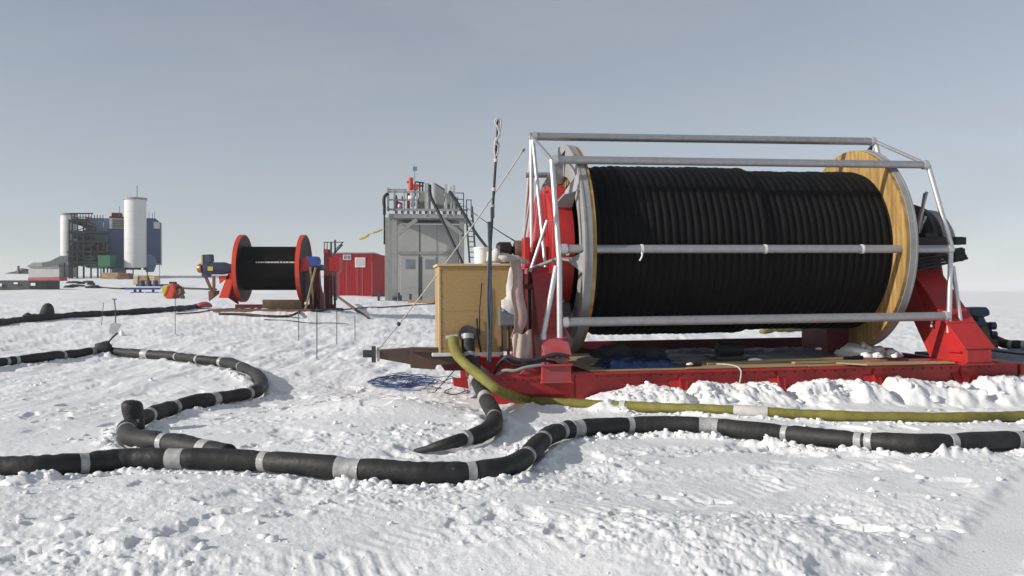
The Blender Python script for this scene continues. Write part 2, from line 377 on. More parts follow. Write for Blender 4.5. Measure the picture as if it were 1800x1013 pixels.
# ------------------------------------------------------------------ ground mesh
def build_ground():
    na = []
    a = -180.0
    while a < 180:
        na.append(a); aa = abs(a + 0.01)
        a += 0.085 if aa < 34 else (0.3 if aa < 60 else 3.0)
    na = np.radians(np.array(na)); nr = [0.25]
    while nr[-1] < 4000:
        r = nr[-1]; nr.append(r * (1.06 if r < 3.4 else 1.0042 if r < 10.6 else 1.0022 if r < 13.6 else 1.0042 if r < 15 else 1.007 if r < 24 else 1.016 if r < 200 else 1.08))
    nr = np.array(nr); A, Rr = np.meshgrid(na, nr)
    x = (Rr * np.sin(A)).ravel(); y = (Rr * np.cos(A)).ravel(); r = Rr.ravel()
    z = g_macro(x, y)
    near = r < 70
    xn, yn, rn = x[near], y[near], r[near]
    lx, ly = local_xy(xn, yn)
    fade = sstep(70, 20, rn)
    churn = 0.16 + 0.72 * sstep(-0.25, 0.55, fbm(xn / 2.0, yn / 1.3, 31, 4, 0.55))
    # more broken ground: lower right, left berm, along the hose
    churn += 0.6 * np.exp(-((xn - 1.7) / 0.8) ** 2 - ((yn - 5.0) / 0.6) ** 2)
    churn += 0.5 * np.exp(-((xn - 3.4) / 0.5) ** 2 - ((yn - 4.9) / 0.9) ** 2)
    churn += 0.35 * np.exp(-((xn + 3.2) / 2.2) ** 2 - ((yn - 6.2) / 0.8) ** 2)
    # smooth wheel tracks
    def seg(ax, ay, bx, by):
        vx, vy = bx - ax, by - ay; l2 = vx * vx + vy * vy
        t = np.clip(((xn - ax) * vx + (yn - ay) * vy) / l2, 0, 1)
        return ((xn - ax) * vy - (yn - ay) * vx) / math.sqrt(l2), t * math.sqrt(l2), np.hypot(xn - ax - t * vx, yn - ay - t * vy)
    s1, t1, d1 = seg(1.4, 3.3, 4.6, 7.3)
    d1 = d1 + .05 * fbm(xn / .25, yn / .25, 79, 3); tr1 = sstep(0.30, 0.16, d1)
    s2, t2, d2 = seg(-1.4, 4.7, 4.2, 8.7)
    tr2 = sstep(0.36, 0.26, d2 + 0.05 * vnoise(xn * 3, yn * 3, 77))
    s3, t3, d3 = seg(-4.0, 3.9, 1.0, 5.5)
    tr3 = sstep(0.34, 0.24, d3 + 0.05 * vnoise(xn * 3, yn * 3, 78))
    churn *= (1 - 0.97 * tr1)
    k = churn * fade
    dz = 0.0145 * billow(xn / 0.42, yn / 0.42, 41, 5, 0.62) * k
    dz += 0.013 * fbm(xn / 0.19, yn / 0.19, 45, 4, 0.7) * k * sstep(25, 10, rn)
    dz += 0.24 * clods(xn, yn, 0.11, 51, 0.28) * np.clip(k - 0.3, 0, 1.2) * (1 - 0.85 * tr2)
    dz += 0.36 * clods(xn, yn, 0.06, 61, 0.45) * np.clip(k, 0.15, 1.1) * (1 - 0.6 * tr1) * sstep(30, 10, rn)
    big = sstep(0.62, 1.1, 0.5 + 0.75 * fbm(xn / 1.6, yn / 1.6, 131, 2))
    dz += 0.42 * clods(xn, yn, 0.26, 71, 0.25) * big * fade * (1 - tr1)
    dz += 0.009 * fbm(xn / 0.07, yn / 0.07, 91, 4, 0.65) * sstep(22, 8, rn) * np.clip(k, 0.35, 1) * (1 - 0.8 * tr1)
    # foot holes
    dz -= 0.6 * clods(xn + 31.7, yn + 11.3, 0.48, 81, 0.30) * 0.30 * fade * (1 - tr1)
    dz -= 0.030 * tr1 - 0.015 * np.exp(-((d1 - 0.30) / 0.06) ** 2) * np.clip(0.5 + fbm(xn / 0.2, yn / 0.2, 5, 2), 0, 1.4) * 0.7
    tread = np.abs(((t2 + 0.35 * np.abs(s2)) / 0.115) % 1 - 0.5) * 2
    dz -= tr2 * np.clip(.5 + .8 * fbm(xn / .9, yn / .9, 66, 2), 0, 1) * (0.018 - 0.015 * sstep(0.25, 0.75, tread) * np.clip(0.65 + fbm(xn / .5, yn / .5, 6, 2), 0, 1))
    tread3 = np.abs((t3 / 0.10 + 0.5) % 1 - 0.5) * 2
    dz -= tr3 * np.clip(.5 + .8 * fbm(xn / .9, yn / .9, 67, 2), 0, 1) * (0.014 - 0.011 * sstep(0.25, 0.75, tread3))
    dz += 0.018 * np.exp(-((d2 - 0.36) / 0.05) ** 2) * np.clip(.6 + fbm(xn / .3, yn / .3, 68, 3), 0, 1.4)
    # boot prints
    rb_ = random.Random(33)
    for (ax, ay, bx, by) in ((-3.0, 8.6, 0.4, 10.6), (0.9, 8.2, 3.9, 9.4), (-3.6, 13.5, -0.9, 11.0), (-4.6, 9.4, -2.4, 12.6), (-2.9, 5.2, -0.2, 6.9), (1.2, 6.6, 3.1, 5.4)):
        L_ = math.hypot(bx - ax, by - ay); nst = int(L_ / 0.36); th = math.atan2(by - ay, bx - ax)
        for q in range(nst):
            f = (q + rb_.uniform(-.2, .2)) / nst; sd_ = .10 if q % 2 else -.10; t_ = th + rb_.uniform(-.25, .25)
            px_ = ax + (bx - ax) * f - math.sin(th) * sd_ + rb_.uniform(-.04, .04); py_ = ay + (by - ay) * f + math.cos(th) * sd_ + rb_.uniform(-.04, .04)
            m_ = (np.abs(xn - px_) < .3) & (np.abs(yn - py_) < .3)
            uu = (xn[m_] - px_) * math.cos(t_) + (yn[m_] - py_) * math.sin(t_); vv = -(xn[m_] - px_) * math.sin(t_) + (yn[m_] - py_) * math.cos(t_)
            e_ = (uu / .15) ** 2 + (vv / (.055 + .012 * np.sign(uu))) ** 2
            dz[m_] += -0.036 * sstep(1.25, .75, e_) + 0.014 * np.exp(-((e_ - 1.7) / .5) ** 2)
    dz *= 0.72
    # wind ripples further away
    dz += 0.035 * fbm(xn / 0.5, yn / 2.2, 101, 4, 0.6) * sstep(9, 20, rn) * sstep(75, 45, rn)
    # pressed-up snow beside the hoses
    def along(P, sel):
        q = np.array([[p.x, p.y] for p in P]); dm = np.full(sel.sum(), 9.0); xs = xn[sel]; ys = yn[sel]
        for (ax, ay), (bx, by) in zip(q[:-1], q[1:]):
            vx, vy = bx - ax, by - ay; l2 = vx * vx + vy * vy + 1e-9
            t = np.clip(((xs - ax) * vx + (ys - ay) * vy) / l2, 0, 1)
            dm = np.minimum(dm, (xs - ax - t * vx) ** 2 + (ys - ay - t * vy) ** 2)
        return np.sqrt(dm)
    for P, rr, amp in ((P_front, HR, 0.075), (P_loop, HR, 0.06), (P_branch[26:], HR, 0.05), (P_yellow[34:], 0.06, 0.05)):
        q = np.array([[p.x, p.y] for p in P])
        sel = (xn > q[:, 0].min() - 1) & (xn < q[:, 0].max() + 1) & (yn > q[:, 1].min() - 1) & (yn < q[:, 1].max() + 1) & (yn > 0)
        dm = along(P, sel)
        nz = np.clip(0.35 + 0.9 * fbm(xn[sel] / 0.5, yn[sel] / 0.5, 201, 3, 0.6), 0, 1.2)
        ridge = np.exp(-((dm - rr * 2.1) / (rr * 0.9)) ** 2)
        dz[sel] = dz[sel] * (0.25 + 0.75 * sstep(rr * 0.6, rr * 1.6, dm)) + amp * nz * ridge * (1 + 0.4 * billow(xn[sel] / .12, yn[sel] / .12, 7, 2))
        dz[sel] -= 0.03 * sstep(rr * 1.1, rr * 0.4, dm)
    # snow banked against the sled's side beam, with gaps at the fins
    top = sstep(-2.72, -2.10, ly + .12 * fbm(lx / .35, ly / .35, 303, 3)) * sstep(-1.72, -1.80, ly) * sstep(-0.42, -0.2, lx) * (0.45 + 0.55 * sstep(-.3, .7, lx)) * sstep(9.5, 8.8, lx)
    hgt = 0.25 + 0.055 * fbm(lx / 0.5, ly / 1.5, 301, 4, 0.65) + 0.02 * fbm(lx / .07, ly / .07, 309, 3) + 0.06 * (cells(lx + .3 * ly, ly, 0.34, 305) - .5) + 0.025 * (cells(lx, ly, 0.12, 307) - .5)
    for fx in (1.115, 2.62, 4.14, 5.58):
        hgt = hgt - 0.20 * np.exp(-((lx - fx) / 0.12) ** 2)
    bank = top * np.clip(hgt, 0.02, 1)
    under = sstep(1.8, 1.6, np.abs(ly)) * sstep(-1.6, -1.4, lx) * sstep(6.5, 6.2, lx)
    dz = dz * (1 - 0.8 * under) * (1 - 0.6 * top) + bank
    z[near] += dz
    n_r, n_a = A.shape
    co = np.stack([x, y, z], 1)
    i = np.arange(n_r - 1)[:, None] * n_a; j = np.arange(n_a)[None, :]; j2 = (j + 1) % n_a
    q = np.stack([i + j, i + j2, i + n_a + j2, i + n_a + j], -1).reshape(-1, 4)[:, ::-1]
    c = len(co); co = np.vstack([co, [[0, 0, gz(0, 0.3)]]])
    tri = np.stack([np.full(n_a, c), (np.arange(n_a) + 1) % n_a, np.arange(n_a)], 1)
    me = bpy.data.meshes.new('snow_ground')
    nf = len(q); nt_ = len(tri)
    me.vertices.add(len(co)); me.vertices.foreach_set('co', co.astype(np.float32).ravel())
    me.loops.add(nf * 4 + nt_ * 3); me.loops.foreach_set('vertex_index', np.concatenate([q.ravel(), tri.ravel()]).astype(np.int32))
    me.polygons.add(nf + nt_)
    me.polygons.foreach_set('loop_start', np.concatenate([np.arange(nf) * 4, nf * 4 + np.arange(nt_) * 3]).astype(np.int32))
    me.polygons.foreach_set('use_smooth', np.ones(nf + nt_, bool))
    me.update(calc_edges=True); me.validate()
    me.materials.append(M['snow'])
    o = bpy.data.objects.new('snow_ground', me); COL.objects.link(o); o['kind'] = 'structure'
    return o, A.shape, na, nr, z
ground, gshape, ga, gr, gzv = build_ground()
gz2 = gzv.reshape(gshape)
def gfull(x, y):
    a = math.atan2(x, y); r = math.hypot(x, y)
    i = min(max(int(np.searchsorted(gr, r)) - 1, 0), len(gr) - 2); j = min(max(int(np.searchsorted(ga, a)) - 1, 0), len(ga) - 2)
    fi = (r - gr[i]) / (gr[i + 1] - gr[i]); fj = (a - ga[j]) / (ga[j + 1] - ga[j])
    return float((gz2[i, j] * (1 - fj) + gz2[i, j + 1] * fj) * (1 - fi) + (gz2[i + 1, j] * (1 - fj) + gz2[i + 1, j + 1] * fj) * fi)

MR0 = Matrix.Translation((OX, OY, 0)) @ Matrix.Rotation(SA, 4, 'Z')
# loose clods of snow: nobody could count them
def build_clods():
    import bmesh
    bm = bmesh.new(); bmesh.ops.create_icosphere(bm, subdivisions=2, radius=1)
    base = np.array([v.co for v in bm.verts]); faces = np.array([[v.index for v in f.verts] for f in bm.faces]); bm.free()
    rg = np.random.default_rng(5); V = []; Fc = []; off = 0
    def put(x, y, s):
        nonlocal off
        b = base * (1 + 0.22 * np.sin(base[:, [1]] * 3.1 + rg.uniform(0, 6)) * np.sin(base[:, [2]] * 3.7 + rg.uniform(0, 6)) + rg.uniform(-0.13, 0.13, (len(base), 1)))
        b = np.round(b * 2.6 + rg.uniform(0, 1, 3)) * 0.12 + b * 0.70
        t = rg.uniform(0, 6.28); c, sn = math.cos(t), math.sin(t)
        b = b * (rg.uniform(.7, 1.3), rg.uniform(.7, 1.3), rg.uniform(.5, .85)) * s
        b = np.stack([b[:, 0] * c - b[:, 1] * sn, b[:, 0] * sn + b[:, 1] * c, b[:, 2]], 1)
        z = gfull(x, y)
        V.append(b + [x, y, z + s * 0.12]); Fc.append(faces + off); off += len(b)
    n = 0
    while n < 750:
        y = 3.6 + 12.0 * rg.random() ** 1.4; x = rg.uniform(-0.66, 0.66) * y
        w = float(0.5 + 0.75 * fbm(np.array([x / 1.6]), np.array([y / 1.6]), 131, 2)[0])
        if rg.random() > max(0.06, w) ** 1.5: continue
        lx, ly = local_xy(x, y)
        if abs(ly) < 1.8 and -1.8 < lx < 9: continue
        d = abs((x - 1.4) * 4.0 - (y - 3.3) * 3.2) / math.hypot(4.0, 3.2)
        if d < 0.28: continue
        put(x, y, 0.008 + 0.034 * rg.random() ** 4); n += 1
    for P, lo, hi, cnt in ((P_front, 1.0, 3.0, 900), (P_loop, 1.0, 3.2, 420), (P_yellow[34:], 1.0, 2.6, 260)):
        for _ in range(cnt):
            k = rg.integers(6, len(P) - 6); p = P[k]; t = P[k + 1] - P[k - 1]; nrm = Vector((-t.y, t.x)).normalized()
            s = rg.choice([-1, 1]) * HR * rg.uniform(lo + 0.2, hi)
            put(p.x + nrm.x * s, p.y + nrm.y * s, 0.010 + 0.032 * rg.random() ** 3)
    for _ in range(110):
        lx = rg.uniform(-.2, 8.5); ly = -2.05 - abs(rg.normal(0, .22)); q = MR0 @ Vector((lx, ly, 0))
        put(q.x, q.y, 0.02 + 0.06 * rg.random() ** 2.5)
    V = np.vstack(V); Fc = np.vstack(Fc)
    me = bpy.data.meshes.new('snow_clods'); me.from_pydata(V.tolist(), [], Fc.tolist())
    me.polygons.foreach_set('use_smooth', [True] * len(me.polygons)); me.set_sharp_from_angle(angle=R(50))
    me.materials.append(M['snow_clod'])
    o = bpy.data.objects.new('snow_clods', me); COL.objects.link(o)
    setprops(o, 'loose white clods of broken snow scattered over the trodden ground', 'snow', kind='stuff')
build_clods()

# ------------------------------------------------------------------ hoses
def proj(p): return 900 + F * p.x / p.y, HY - F * (p.z - EYE) / p.y
def cumlen(P):
    c = [0]
    for a, b in zip(P[:-1], P[1:]): c.append(c[-1] + (b - a).length)
    return c
def resample(P, step):
    c = cumlen(P); n = max(2, int(c[-1] / step)); out = []; k = 0
    for i in range(n + 1):
        s = c[-1] * i / n
        while k < len(P) - 2 and c[k + 1] < s: k += 1
        t = (s - c[k]) / max(1e-9, c[k + 1] - c[k]); out.append(P[k].lerp(P[k + 1], min(1, t)))
    return out
def insulated_hose(name, label, cat, P, r, bands, seed, m='foam', wob=0.06, ends=None):
    P = resample(P, 0.035); rr = random.Random(seed); c = cumlen(P); n = len(P)
    idx = []
    for b in bands:
        px, py, w = b[:3]
        k = min(range(n), key=lambda i: (proj(P[i])[0] - px) ** 2 + (proj(P[i])[1] - py) ** 2); idx.append((k, w))
    rad = []
    for i in range(n):
        s = c[i]
        v = r * (1 + wob * (0.5 * math.sin(s * 2.1 + seed) + 0.35 * math.sin(s * 5.3 + 2 * seed) + 0.18 * math.sin(s * 13.7 + seed)))
        for k, w in idx:
            dd = abs(s - c[k]); v *= 1 - 0.16 * math.exp(-(dd / 0.07) ** 2)
        if ends and s > c[-1] - ends: v *= max(0.2, ((c[-1] - s) / ends)) ** 0.6
        rad.append(v)
    cur = [0.0] * n
    for i in range(4, n - 4):
        cur[i] = (P[i + 4] - P[i]).normalized().cross((P[i] - P[i - 4]).normalized()).length
    f0 = rr.uniform(0, 6)
    def rf(i, a):
        sx = c[i]; k = min(1.0, cur[i] * 5)
        return 1 + .018 * math.sin(2 * a + sx * 3.1 + f0) + .012 * math.sin(3 * a - sx * 7 + f0) + (.010 + .05 * k) * math.sin(sx * 46 + 1.3 * math.sin(a + f0) + f0) * max(0, math.sin(a + sx * 2 + f0)) 
    mb = MB().sweep(P, rad, 28, rf=rf)
    o = part(name, mb, m, None, 'all')
    l = Vector(P[n // 2]); o.data.transform(Matrix.Translation(-l)); o.location = l
    setprops(o, label, cat)
    bpy.context.view_layer.update()
    for k, w in idx:
        half = max(1, int(w / 2 / 0.035 + 0.5)); a, b = max(0, k - half), min(n - 1, k + half)
        pts = P[a:b + 1]; rds = [max(rad[i], r * 0.84) + 0.006 + 0.0015 * math.sin(i * 2.3) for i in range(a, b + 1)]
        # an open sleeve with its own thickness
        t = (pts[-1] - pts[0]).normalized()
        pts = [pts[0] - t * 0.002] + pts + [pts[-1] + t * 0.002]; rds = [rad[a] * 0.9] + rds + [rad[b] * 0.9]
        part('tape_band', MB().sweep(pts, rds, 20, caps=False), 'tape', o, 50)
    return o
fb = [(145, 815, .07), (305, 806, .10), (319, 806, .05), (462, 811, .06), (609, 824, .11), (629, 826, .08), (829, 830, .07), (925, 803, .08), (955, 774, .04), (987, 758, .03), (1012, 754, .12), (1106, 747, .07), (1243, 748, .12), (1258, 749, .06), (1383, 763, .07), (1508, 775, .08), (1528, 776, .08), (1670, 778, .09), (1790, 774, .06)]
insulated_hose('insulated_hose', 'long thick black insulated hose with pale tape bands crossing the whole foreground', 'hose', P_front, HR, fb, 3)
lb = [(12, 636, .10), (30, 634, .10), (110, 625, .08), (168, 617, .26), (258, 623, .22), (312, 627, .08), (348, 632, .08), (388, 637, .10), (424, 645, .10), (437, 692, .05), (373, 703, .14), (308, 716, .08), (262, 730, .08), (234, 743, .05), (224, 758, .07), (290, 778, .10), (362, 790, .14)]
insulated_hose('insulated_hose', 'black insulated hose looping across the snow at left, bending back on itself', 'hose', P_loop, HR, lb, 5, wob=0.17)
bb = [(823, 594, .10), (824, 628, .06), (838, 668, .14), (853, 700, .12), (869, 734, .03), (818, 772, .05)]
insulated_hose('insulated_hose', 'short black insulated hose dropping from the plywood crate into the snow', 'hose', P_branch, HR, bb, 9, ends=0.9)
insulated_hose('insulated_hose', 'distant dark hose lying across the snow left of the small cable reel', 'hose', P_far, 0.13, [], 4, wob=0.22)

# stub sleeves on the looping hose: its upright cap and side outlets
st = thing('pipe_elbow', 'upright black insulated pipe cap standing on the bend of the looping hose', 'pipe cap', hit(232, 762))
b0 = hit(232, 745, 0.10); m = MB().sweep(crom([b0 + Vector((0.03, 0.03, -0.08)), b0 + Vector((0, 0.05, 0.08)), b0 + Vector((-0.02, 0.05, 0.18)), b0 + Vector((-0.015, 0.05, 0.26))], 5), [0.098, .10, .103, .105, .108, .11, .112, .114, .115, .116, .116, .114, .11, .10, .08, .03], 20)
part('cap', m, 'foam', st, 'all')
part('tape_band', MB().lathe([(-.02, .10), (-.02, .112), (.02, .112), (.02, .10)], b0 + Vector((0, 0.04, 0.02)), (0, .2, 1), 24), 'tape', st, 40)
m = MB(); p = hit(258, 768, 0.12); m.blob((p.x, p.y, p.z), (.09, .08, .07), 3, .15)
solo('pipe_stub', 'small rounded black stub beside the bend of the looping hose', 'pipe stub', m, 'foam', p, smooth='all')
el = thing('pipe_tee', 'folded black fabric wrap with a thin cable on the far side of the loop', 'pipe wrap', hit(184, 622))
p = hit(184, 612, .15); m = MB()
m.blob((p.x, p.y, p.z), (.17, .13, .16), 8, .3); part('wrap', m, 'charcoal', el, 'all')
part('cable', MB().sweep(crom([p + Vector((.06, 0, .1)), p + Vector((.14, .05, .22)), p + Vector((.25, .1, .34))], 5), .02, 8), 'black', el, 'all')

# yellow hose, slightly flattened, with clear tape
P = resample(P_yellow, 0.04)
o = part('yellow_hose', MB().sweep(P, [0.076 * (1 + .05 * math.sin(i * .31) + .03 * math.sin(i * 1.3)) for i in range(len(P))], 18, sq=0.85), 'yellow_hose', None, 'all')
setprops(o, 'woven yellow hose curling from the plywood crate and running along the red sled', 'hose')
for px, py, w in ((1094, 713, .14), (1318, 723, .42)):
    k = min(range(len(P)), key=lambda i: (proj(P[i])[0] - px) ** 2); h = int(w / .08)
    part('tape_band', MB().sweep([P[i] for i in range(k - h, k + h + 1)], 0.084, 18, sq=.87, caps=False), 'cloth', o, 'all')
part('hose_coupling', MB().tube(P[0] + Vector((-.11, 0, .0)), P[0] + Vector((.06, .0, .02)), .03, 12), 'bright_steel', o, 40)

# ------------------------------------------------------------------ BIG HOSE REEL
TILT = 0.009
reel = bpy.data.objects.new('hose_reel', None); COL.objects.link(reel)
reel.location = (OX, OY, 0.0); reel.rotation_euler = (0, -TILT, SA)
setprops(reel, 'huge black wound hose drum with timber flanges on a red sled under grey tubes', 'hose reel')
bpy.context.view_layer.update()
MR = reel.matrix_world.copy(); MI = MR.inverted()
def U(px, py, ly):
    """pixel ray against the reel's own plane y = ly, in reel coordinates"""
    o = MI @ Vector((0, 0, EYE)); d = MI.to_3x3() @ Vector(((px - 900) / F, 1, -(py - HY) / F))
    t = (ly - o.y) / d.y
    return o + d * t
RL = 4.74; AZ = 2.25; FR = 1.66
X = Vector((1, 0, 0))
# wound hose
def wound():
    n = 144; pitch = 0.118; per = 8; m = int((RL - 0.02) / pitch * per); rr = random.Random(2)
    jig = [rr.uniform(-.005, .005) for _ in range(80)]; vs = []
    for i in range(m + 1):
        for j in range(n):
            a = 2 * math.pi * j / n
            x = 0.01 + i * pitch / per
            u = (x / pitch + j / n) ; fr = u % 1.0; tn = int(u)
            base = 1.262 + 0.05 * sstep(2.80, 2.68, np.array(x)).item() + jig[tn % 80]
            if x < 0.25: base -= 0.035
            r = base + 0.059 * (max(0.0, 1 - (2 * fr - 1) ** 2)) ** 0.5
            r += 0.003 * math.sin(3 * a + tn * 1.7)
            r *= 1 - 0.012 * max(0, math.cos(a))
            vs.append((x, -math.sin(a) * r, AZ + math.cos(a) * r * (1 + (0.03 if math.cos(a) < -0.6 else 0) * (-math.cos(a) - .6))))
    fs = [(i * n + j, (i + 1) * n + j, (i + 1) * n + (j + 1) % n, i * n + (j + 1) % n) for i in range(m) for j in range(n)]
    return LB().add(vs, fs)
part('wound_hose', wound(), 'wound', reel, 'all')
for side in (0, 1):
    x0 = -0.20 if side == 0 else RL
    s = -1 if side == 0 else 1
    fl = part('reel_flange', LB().lathe([(x0 + (.07 if side == 0 else .0), 1.05), (x0 + (.07 if side == 0 else .0), FR)] +
              ([(x0 + .125, FR), (x0 + .125, 1.05)] if side == 0 else [(x0 + .055, FR), (x0 + .055, 1.05)]), (0, 0, AZ), X, 96), 'flange_wood', reel, 35)
    # steel outer ring: flanged channel section
    a, b = (x0 - .02, x0 + .068) if side == 0 else (x0 + .058, x0 + .15)
    part('rim_ring', LB().lathe([(a, 1.18), (a, FR + .012), (b, FR + .012), (b, 1.18)], (0, 0, AZ), X, 96), 'grey_paint', fl, 35)
    part('rim_band', LB().lathe([(a - .03 if side == 0 else b, FR - .16), (a - .03 if side == 0 else b, FR + .02), (a - .001 if side == 0 else b + .03, FR + .02), (a - .001 if side == 0 else b + .03, FR - .16)], (0, 0, AZ), X, 96), 'grey_paint', fl, 35)
    # radial gussets, plate with triangular web
    for k in range(8):
        t = k * math.pi / 4 + (0.16 if side == 0 else 0.3)
        er = Vector((0, -math.sin(t), math.cos(t))); et = Vector((0, -math.cos(t), -math.sin(t)))
        c = Vector((0, 0, AZ)); xo = a - .032 if side == 0 else b + .032
        q = [c + er * 1.06 + X * xo, c + er * (FR - .05) + X * xo, c + er * (FR - .30) + X * (xo + s * .16), c + er * 1.06 + X * (xo + s * .30)]
        g = LB().prism([p - et * .012 for p in q], et * .024)
        g.prism([c + er * (FR - .06) + X * xo - et * .16, c + er * (FR - .06) + X * xo + et * .16, c + er * (FR - .30) + X * (xo + s * .16) + et * .03, c + er * (FR - .30) + X * (xo + s * .16) - et * .03], er * .014)
        part('gusset', g, 'grey_paint', fl)
    # red hub drum
    hub = part('hub_drum', LB().lathe([(xo + s * .005, .02), (xo + s * .005, 1.04), (xo + s * .25, 1.04), (xo + s * .25, .96), (xo + s * .31, .94), (xo + s * .31, .02)], (0, 0, AZ), X, 48, close=False), 'red', fl, 35)
    for k in range(16):
        t = k * math.pi / 8 + .1
        c = Vector((xo + s * .12, -math.sin(t) * 1.045, AZ + math.cos(t) * 1.045))
        part('bolt', LB().sweep([c, c + Vector((0, -math.sin(t), math.cos(t))) * .03], .028, 6), 'white', hub) if k % 2 == 0 and side == 0 else None
part('axle', LB().disc((0, 0, AZ), X, .11, -1.0, RL + 1.0, 24), 'dark_grey', reel, 35)

# stands: pairs of braced legs
def leg_poly(sgn, x, pts): return [(x, sgn * y, z) for y, z in pts]
for side, xa, xb in ((0, -0.82, -0.52), (1, RL + 0.74, RL + 1.14)):
    name = 'reel_stand'
    cx = .10 if side else 0
    if side == 0:
        crown = LB().hexa([(-.84, -.55, 1.86), (-.50, -.55, 1.86), (-.50, .55, 1.86), (-.84, .55, 1.86), (-.64, -.12, 3.14), (-.52, -.12, 3.14), (-.52, .12, 3.14), (-.64, .12, 3.14)])
    else:
        crown = LB().prism([(xa + cx, -.85, 1.25), (xa + cx, -.66, 2.02), (xa + cx, -.60, 2.06), (xa + cx, .60, 2.06), (xa + cx, .66, 2.02), (xa + cx, .85, 1.25)], (xb - xa + .14 - cx, 0, 0))
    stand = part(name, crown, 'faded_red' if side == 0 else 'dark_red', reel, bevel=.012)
    for sg in (-1, 1):
        fy = 1.72 if side == 0 else 2.0
        poly = [(fy - .85, .44), (fy - .03, .44), (fy, .48), (fy, .66), (fy - .42, 1.02), (.72, 1.86), (.40, 1.90), (.44, 1.40)]
        pts = leg_poly(sg, xa - .002, [(-y if sg < 0 else y, z) for y, z in poly]) if False else [(xa - .003, sg * y, z) for y, z in poly]
        lg = LB().prism(pts, (xb - xa + .006, 0, 0))
        # edge flanges
        for i0, i1 in ((3, 4), (4, 5)):
            p = Vector(pts[i0]); q = Vector(pts[i1]); mid = (xb - xa) / 2 + .003
            lg.bar(p + X * mid + Vector((0, sg * .015, .015)), q + X * mid + Vector((0, sg * .015, .012)), xb - xa + .10, .026, (0, sg, .6))
        part('leg', lg, 'faded_red' if side == 0 else 'red', stand, bevel=.010)
        # toe block with bottom flange
        tb = LB().box((xa - .06, min(sg * fy, sg * (fy - .5)), .43), (xb + .06, max(sg * fy, sg * (fy - .5)), .455))
        tb.bar((xa - .05, sg * (fy - .25), .62), (xb + .05, sg * (fy - .25), .62), .30, .024)
        part('foot_plate', tb, 'red', stand, bevel=.006)
    if side == 0:
        g = LB().box((-.955, -.62, 1.95), (-.86, -.36, 2.42)); g.box((-.86, -.55, 1.70), (-.825, -.36, 2.2))
        part('brake_housing', g, 'red', stand, bevel=.015)
        g = LB().box((-.90, -.62, .9), (-.85, -.5, 1.94)); g.box((-1.0, -.66, .9), (-.96, -.56, 1.93)); g.box((-1.0, -.85, 1.62), (-.84, -.35, 1.70))
        part('side_channel', g, 'dark_red', stand, bevel=.006)
    else:
        g = LB().prism([(xa - .05, -1.15, 1.05), (xa - .05, -.78, 1.62), (xa - .05, -.4, 1.9), (xa - .05, -.4, 1.05)], (.045, 0, 0))
        part('web_plate', g, 'red', stand, bevel=.006)
        g = LB()
        for k in range(5):
            p = U(1630 + (k % 3) * 6.5, 567 + (k // 3) * 7, 0); p = U(1630 + (k % 3) * 6.5, 566 + (k // 3) * 7, -1.25)
            g.box((xa - .066, p.y - .02, p.z - .02), (xa - .051, p.y + .02, p.z + .02))
        part('bolt_row', g, 'white', stand)
# right-hand drive: chain case, brake wheel and hydraulic manifold
dr = part('drive_wheel', LB().lathe([(RL + 1.02, .05), (RL + 1.02, .70), (RL + 1.10, .78), (RL + 1.24, .74), (RL + 1.24, .05)], (0, 0.0, AZ + .0), X, 40, close=False), 'black', reel, 35)
part('wheel_guard', LB().lathe([(RL + 1.26, .05), (RL + 1.26, .68), (RL + 1.46, .66), (RL + 1.56, .56), (RL + 1.60, .05)], (0, -.1, AZ + .0), X, 28, R(5), R(175)), 'grey_paint', reel, 35)
g = LB().box((RL + .62, -.98, 2.28), (RL + 1.5, -.80, 2.40)); g.box((RL + .55, -.95, 2.14), (RL + 1.5, -.7, 2.22)); g.box((RL + .75, -1.02, 2.40), (RL + .95, -.82, 2.47)); g.box((RL + .35, -.9, 1.85), (RL + .60, -.3, 2.35))
for k in range(5): g.tube((RL + .55, -1.0 + .03 * k, 1.86 + .055 * k), (RL + 1.50, -1.0 + .03 * k, 2.06 + .04 * k), .024, 8)
part('drive_manifold', g, 'black', reel, bevel=.006)
for y0, y1 in ((417, 430), (446, 460)):
    p = U(1672, y1, -.9); q = U(1687, y0, -.9)
    part('end_block', LB().box((p.x, -1.0, p.z), (q.x, -.75, q.z)), 'black', reel, bevel=.01)
part('end_block_arm', LB().box((RL + 1.0, -.93, 2.05), (U(1672, 450, -.9).x - .002, -.82, 2.13)), 'dark_grey', reel)
# left-hand drive motor
mo = part('drive_motor', LB().lathe([(-1.02, .02), (-1.02, .13), (-.98, .155), (-.76, .155), (-.76, .02)], (0, 0, AZ), X, 24, close=False), 'brown_steel', reel, 35)
part('motor_body', LB().lathe([(-1.30, .02), (-1.30, .10), (-1.26, .13), (-1.08, .13), (-1.05, .06), (-1.02, .06)], (0, 0, AZ), X, 24, close=False), 'black', mo, 35)
g = LB()
# guard frame ----------------------------------------------------------
def rail(a, b, ly, r): part('guard_rail', LB().sweep([U(*a, ly), U(*b, ly)], r, 14), 'steel', reel, 40)
apL, apR = U(934, 240, 0), U(1538, 249, 0)
shL, shR = U(970, 281, -1.2), U(1631, 290, -1.2)
mdL, mdR = U(986, 438, -1.50), U(1674, 438, -1.50)
btL, btR = U(988, 567, -1.52), U(1668, 556, -1.52)
for a, b, r in ((apL - X * .03, apR, .066), (shL, shR, .060), (mdL, mdR, .062), (btL, btR, .068)):
    part('guard_rail', LB().sweep([a, b], r, 16), 'steel', reel, 40)
mir = lambda p: Vector((p.x, -p.y, p.z))
for a, b, r in ((mir(shL), mir(shR), .052), (mir(mdL), mir(mdR), .055)):
    if a.z < 3: part('guard_rail', LB().sweep([a, b], r, 16), 'steel', reel, 40)
def post(a, b, r=.03, m='bright_steel'): part('guard_post', LB().sweep([a, b], r, 12), m, reel, 40)
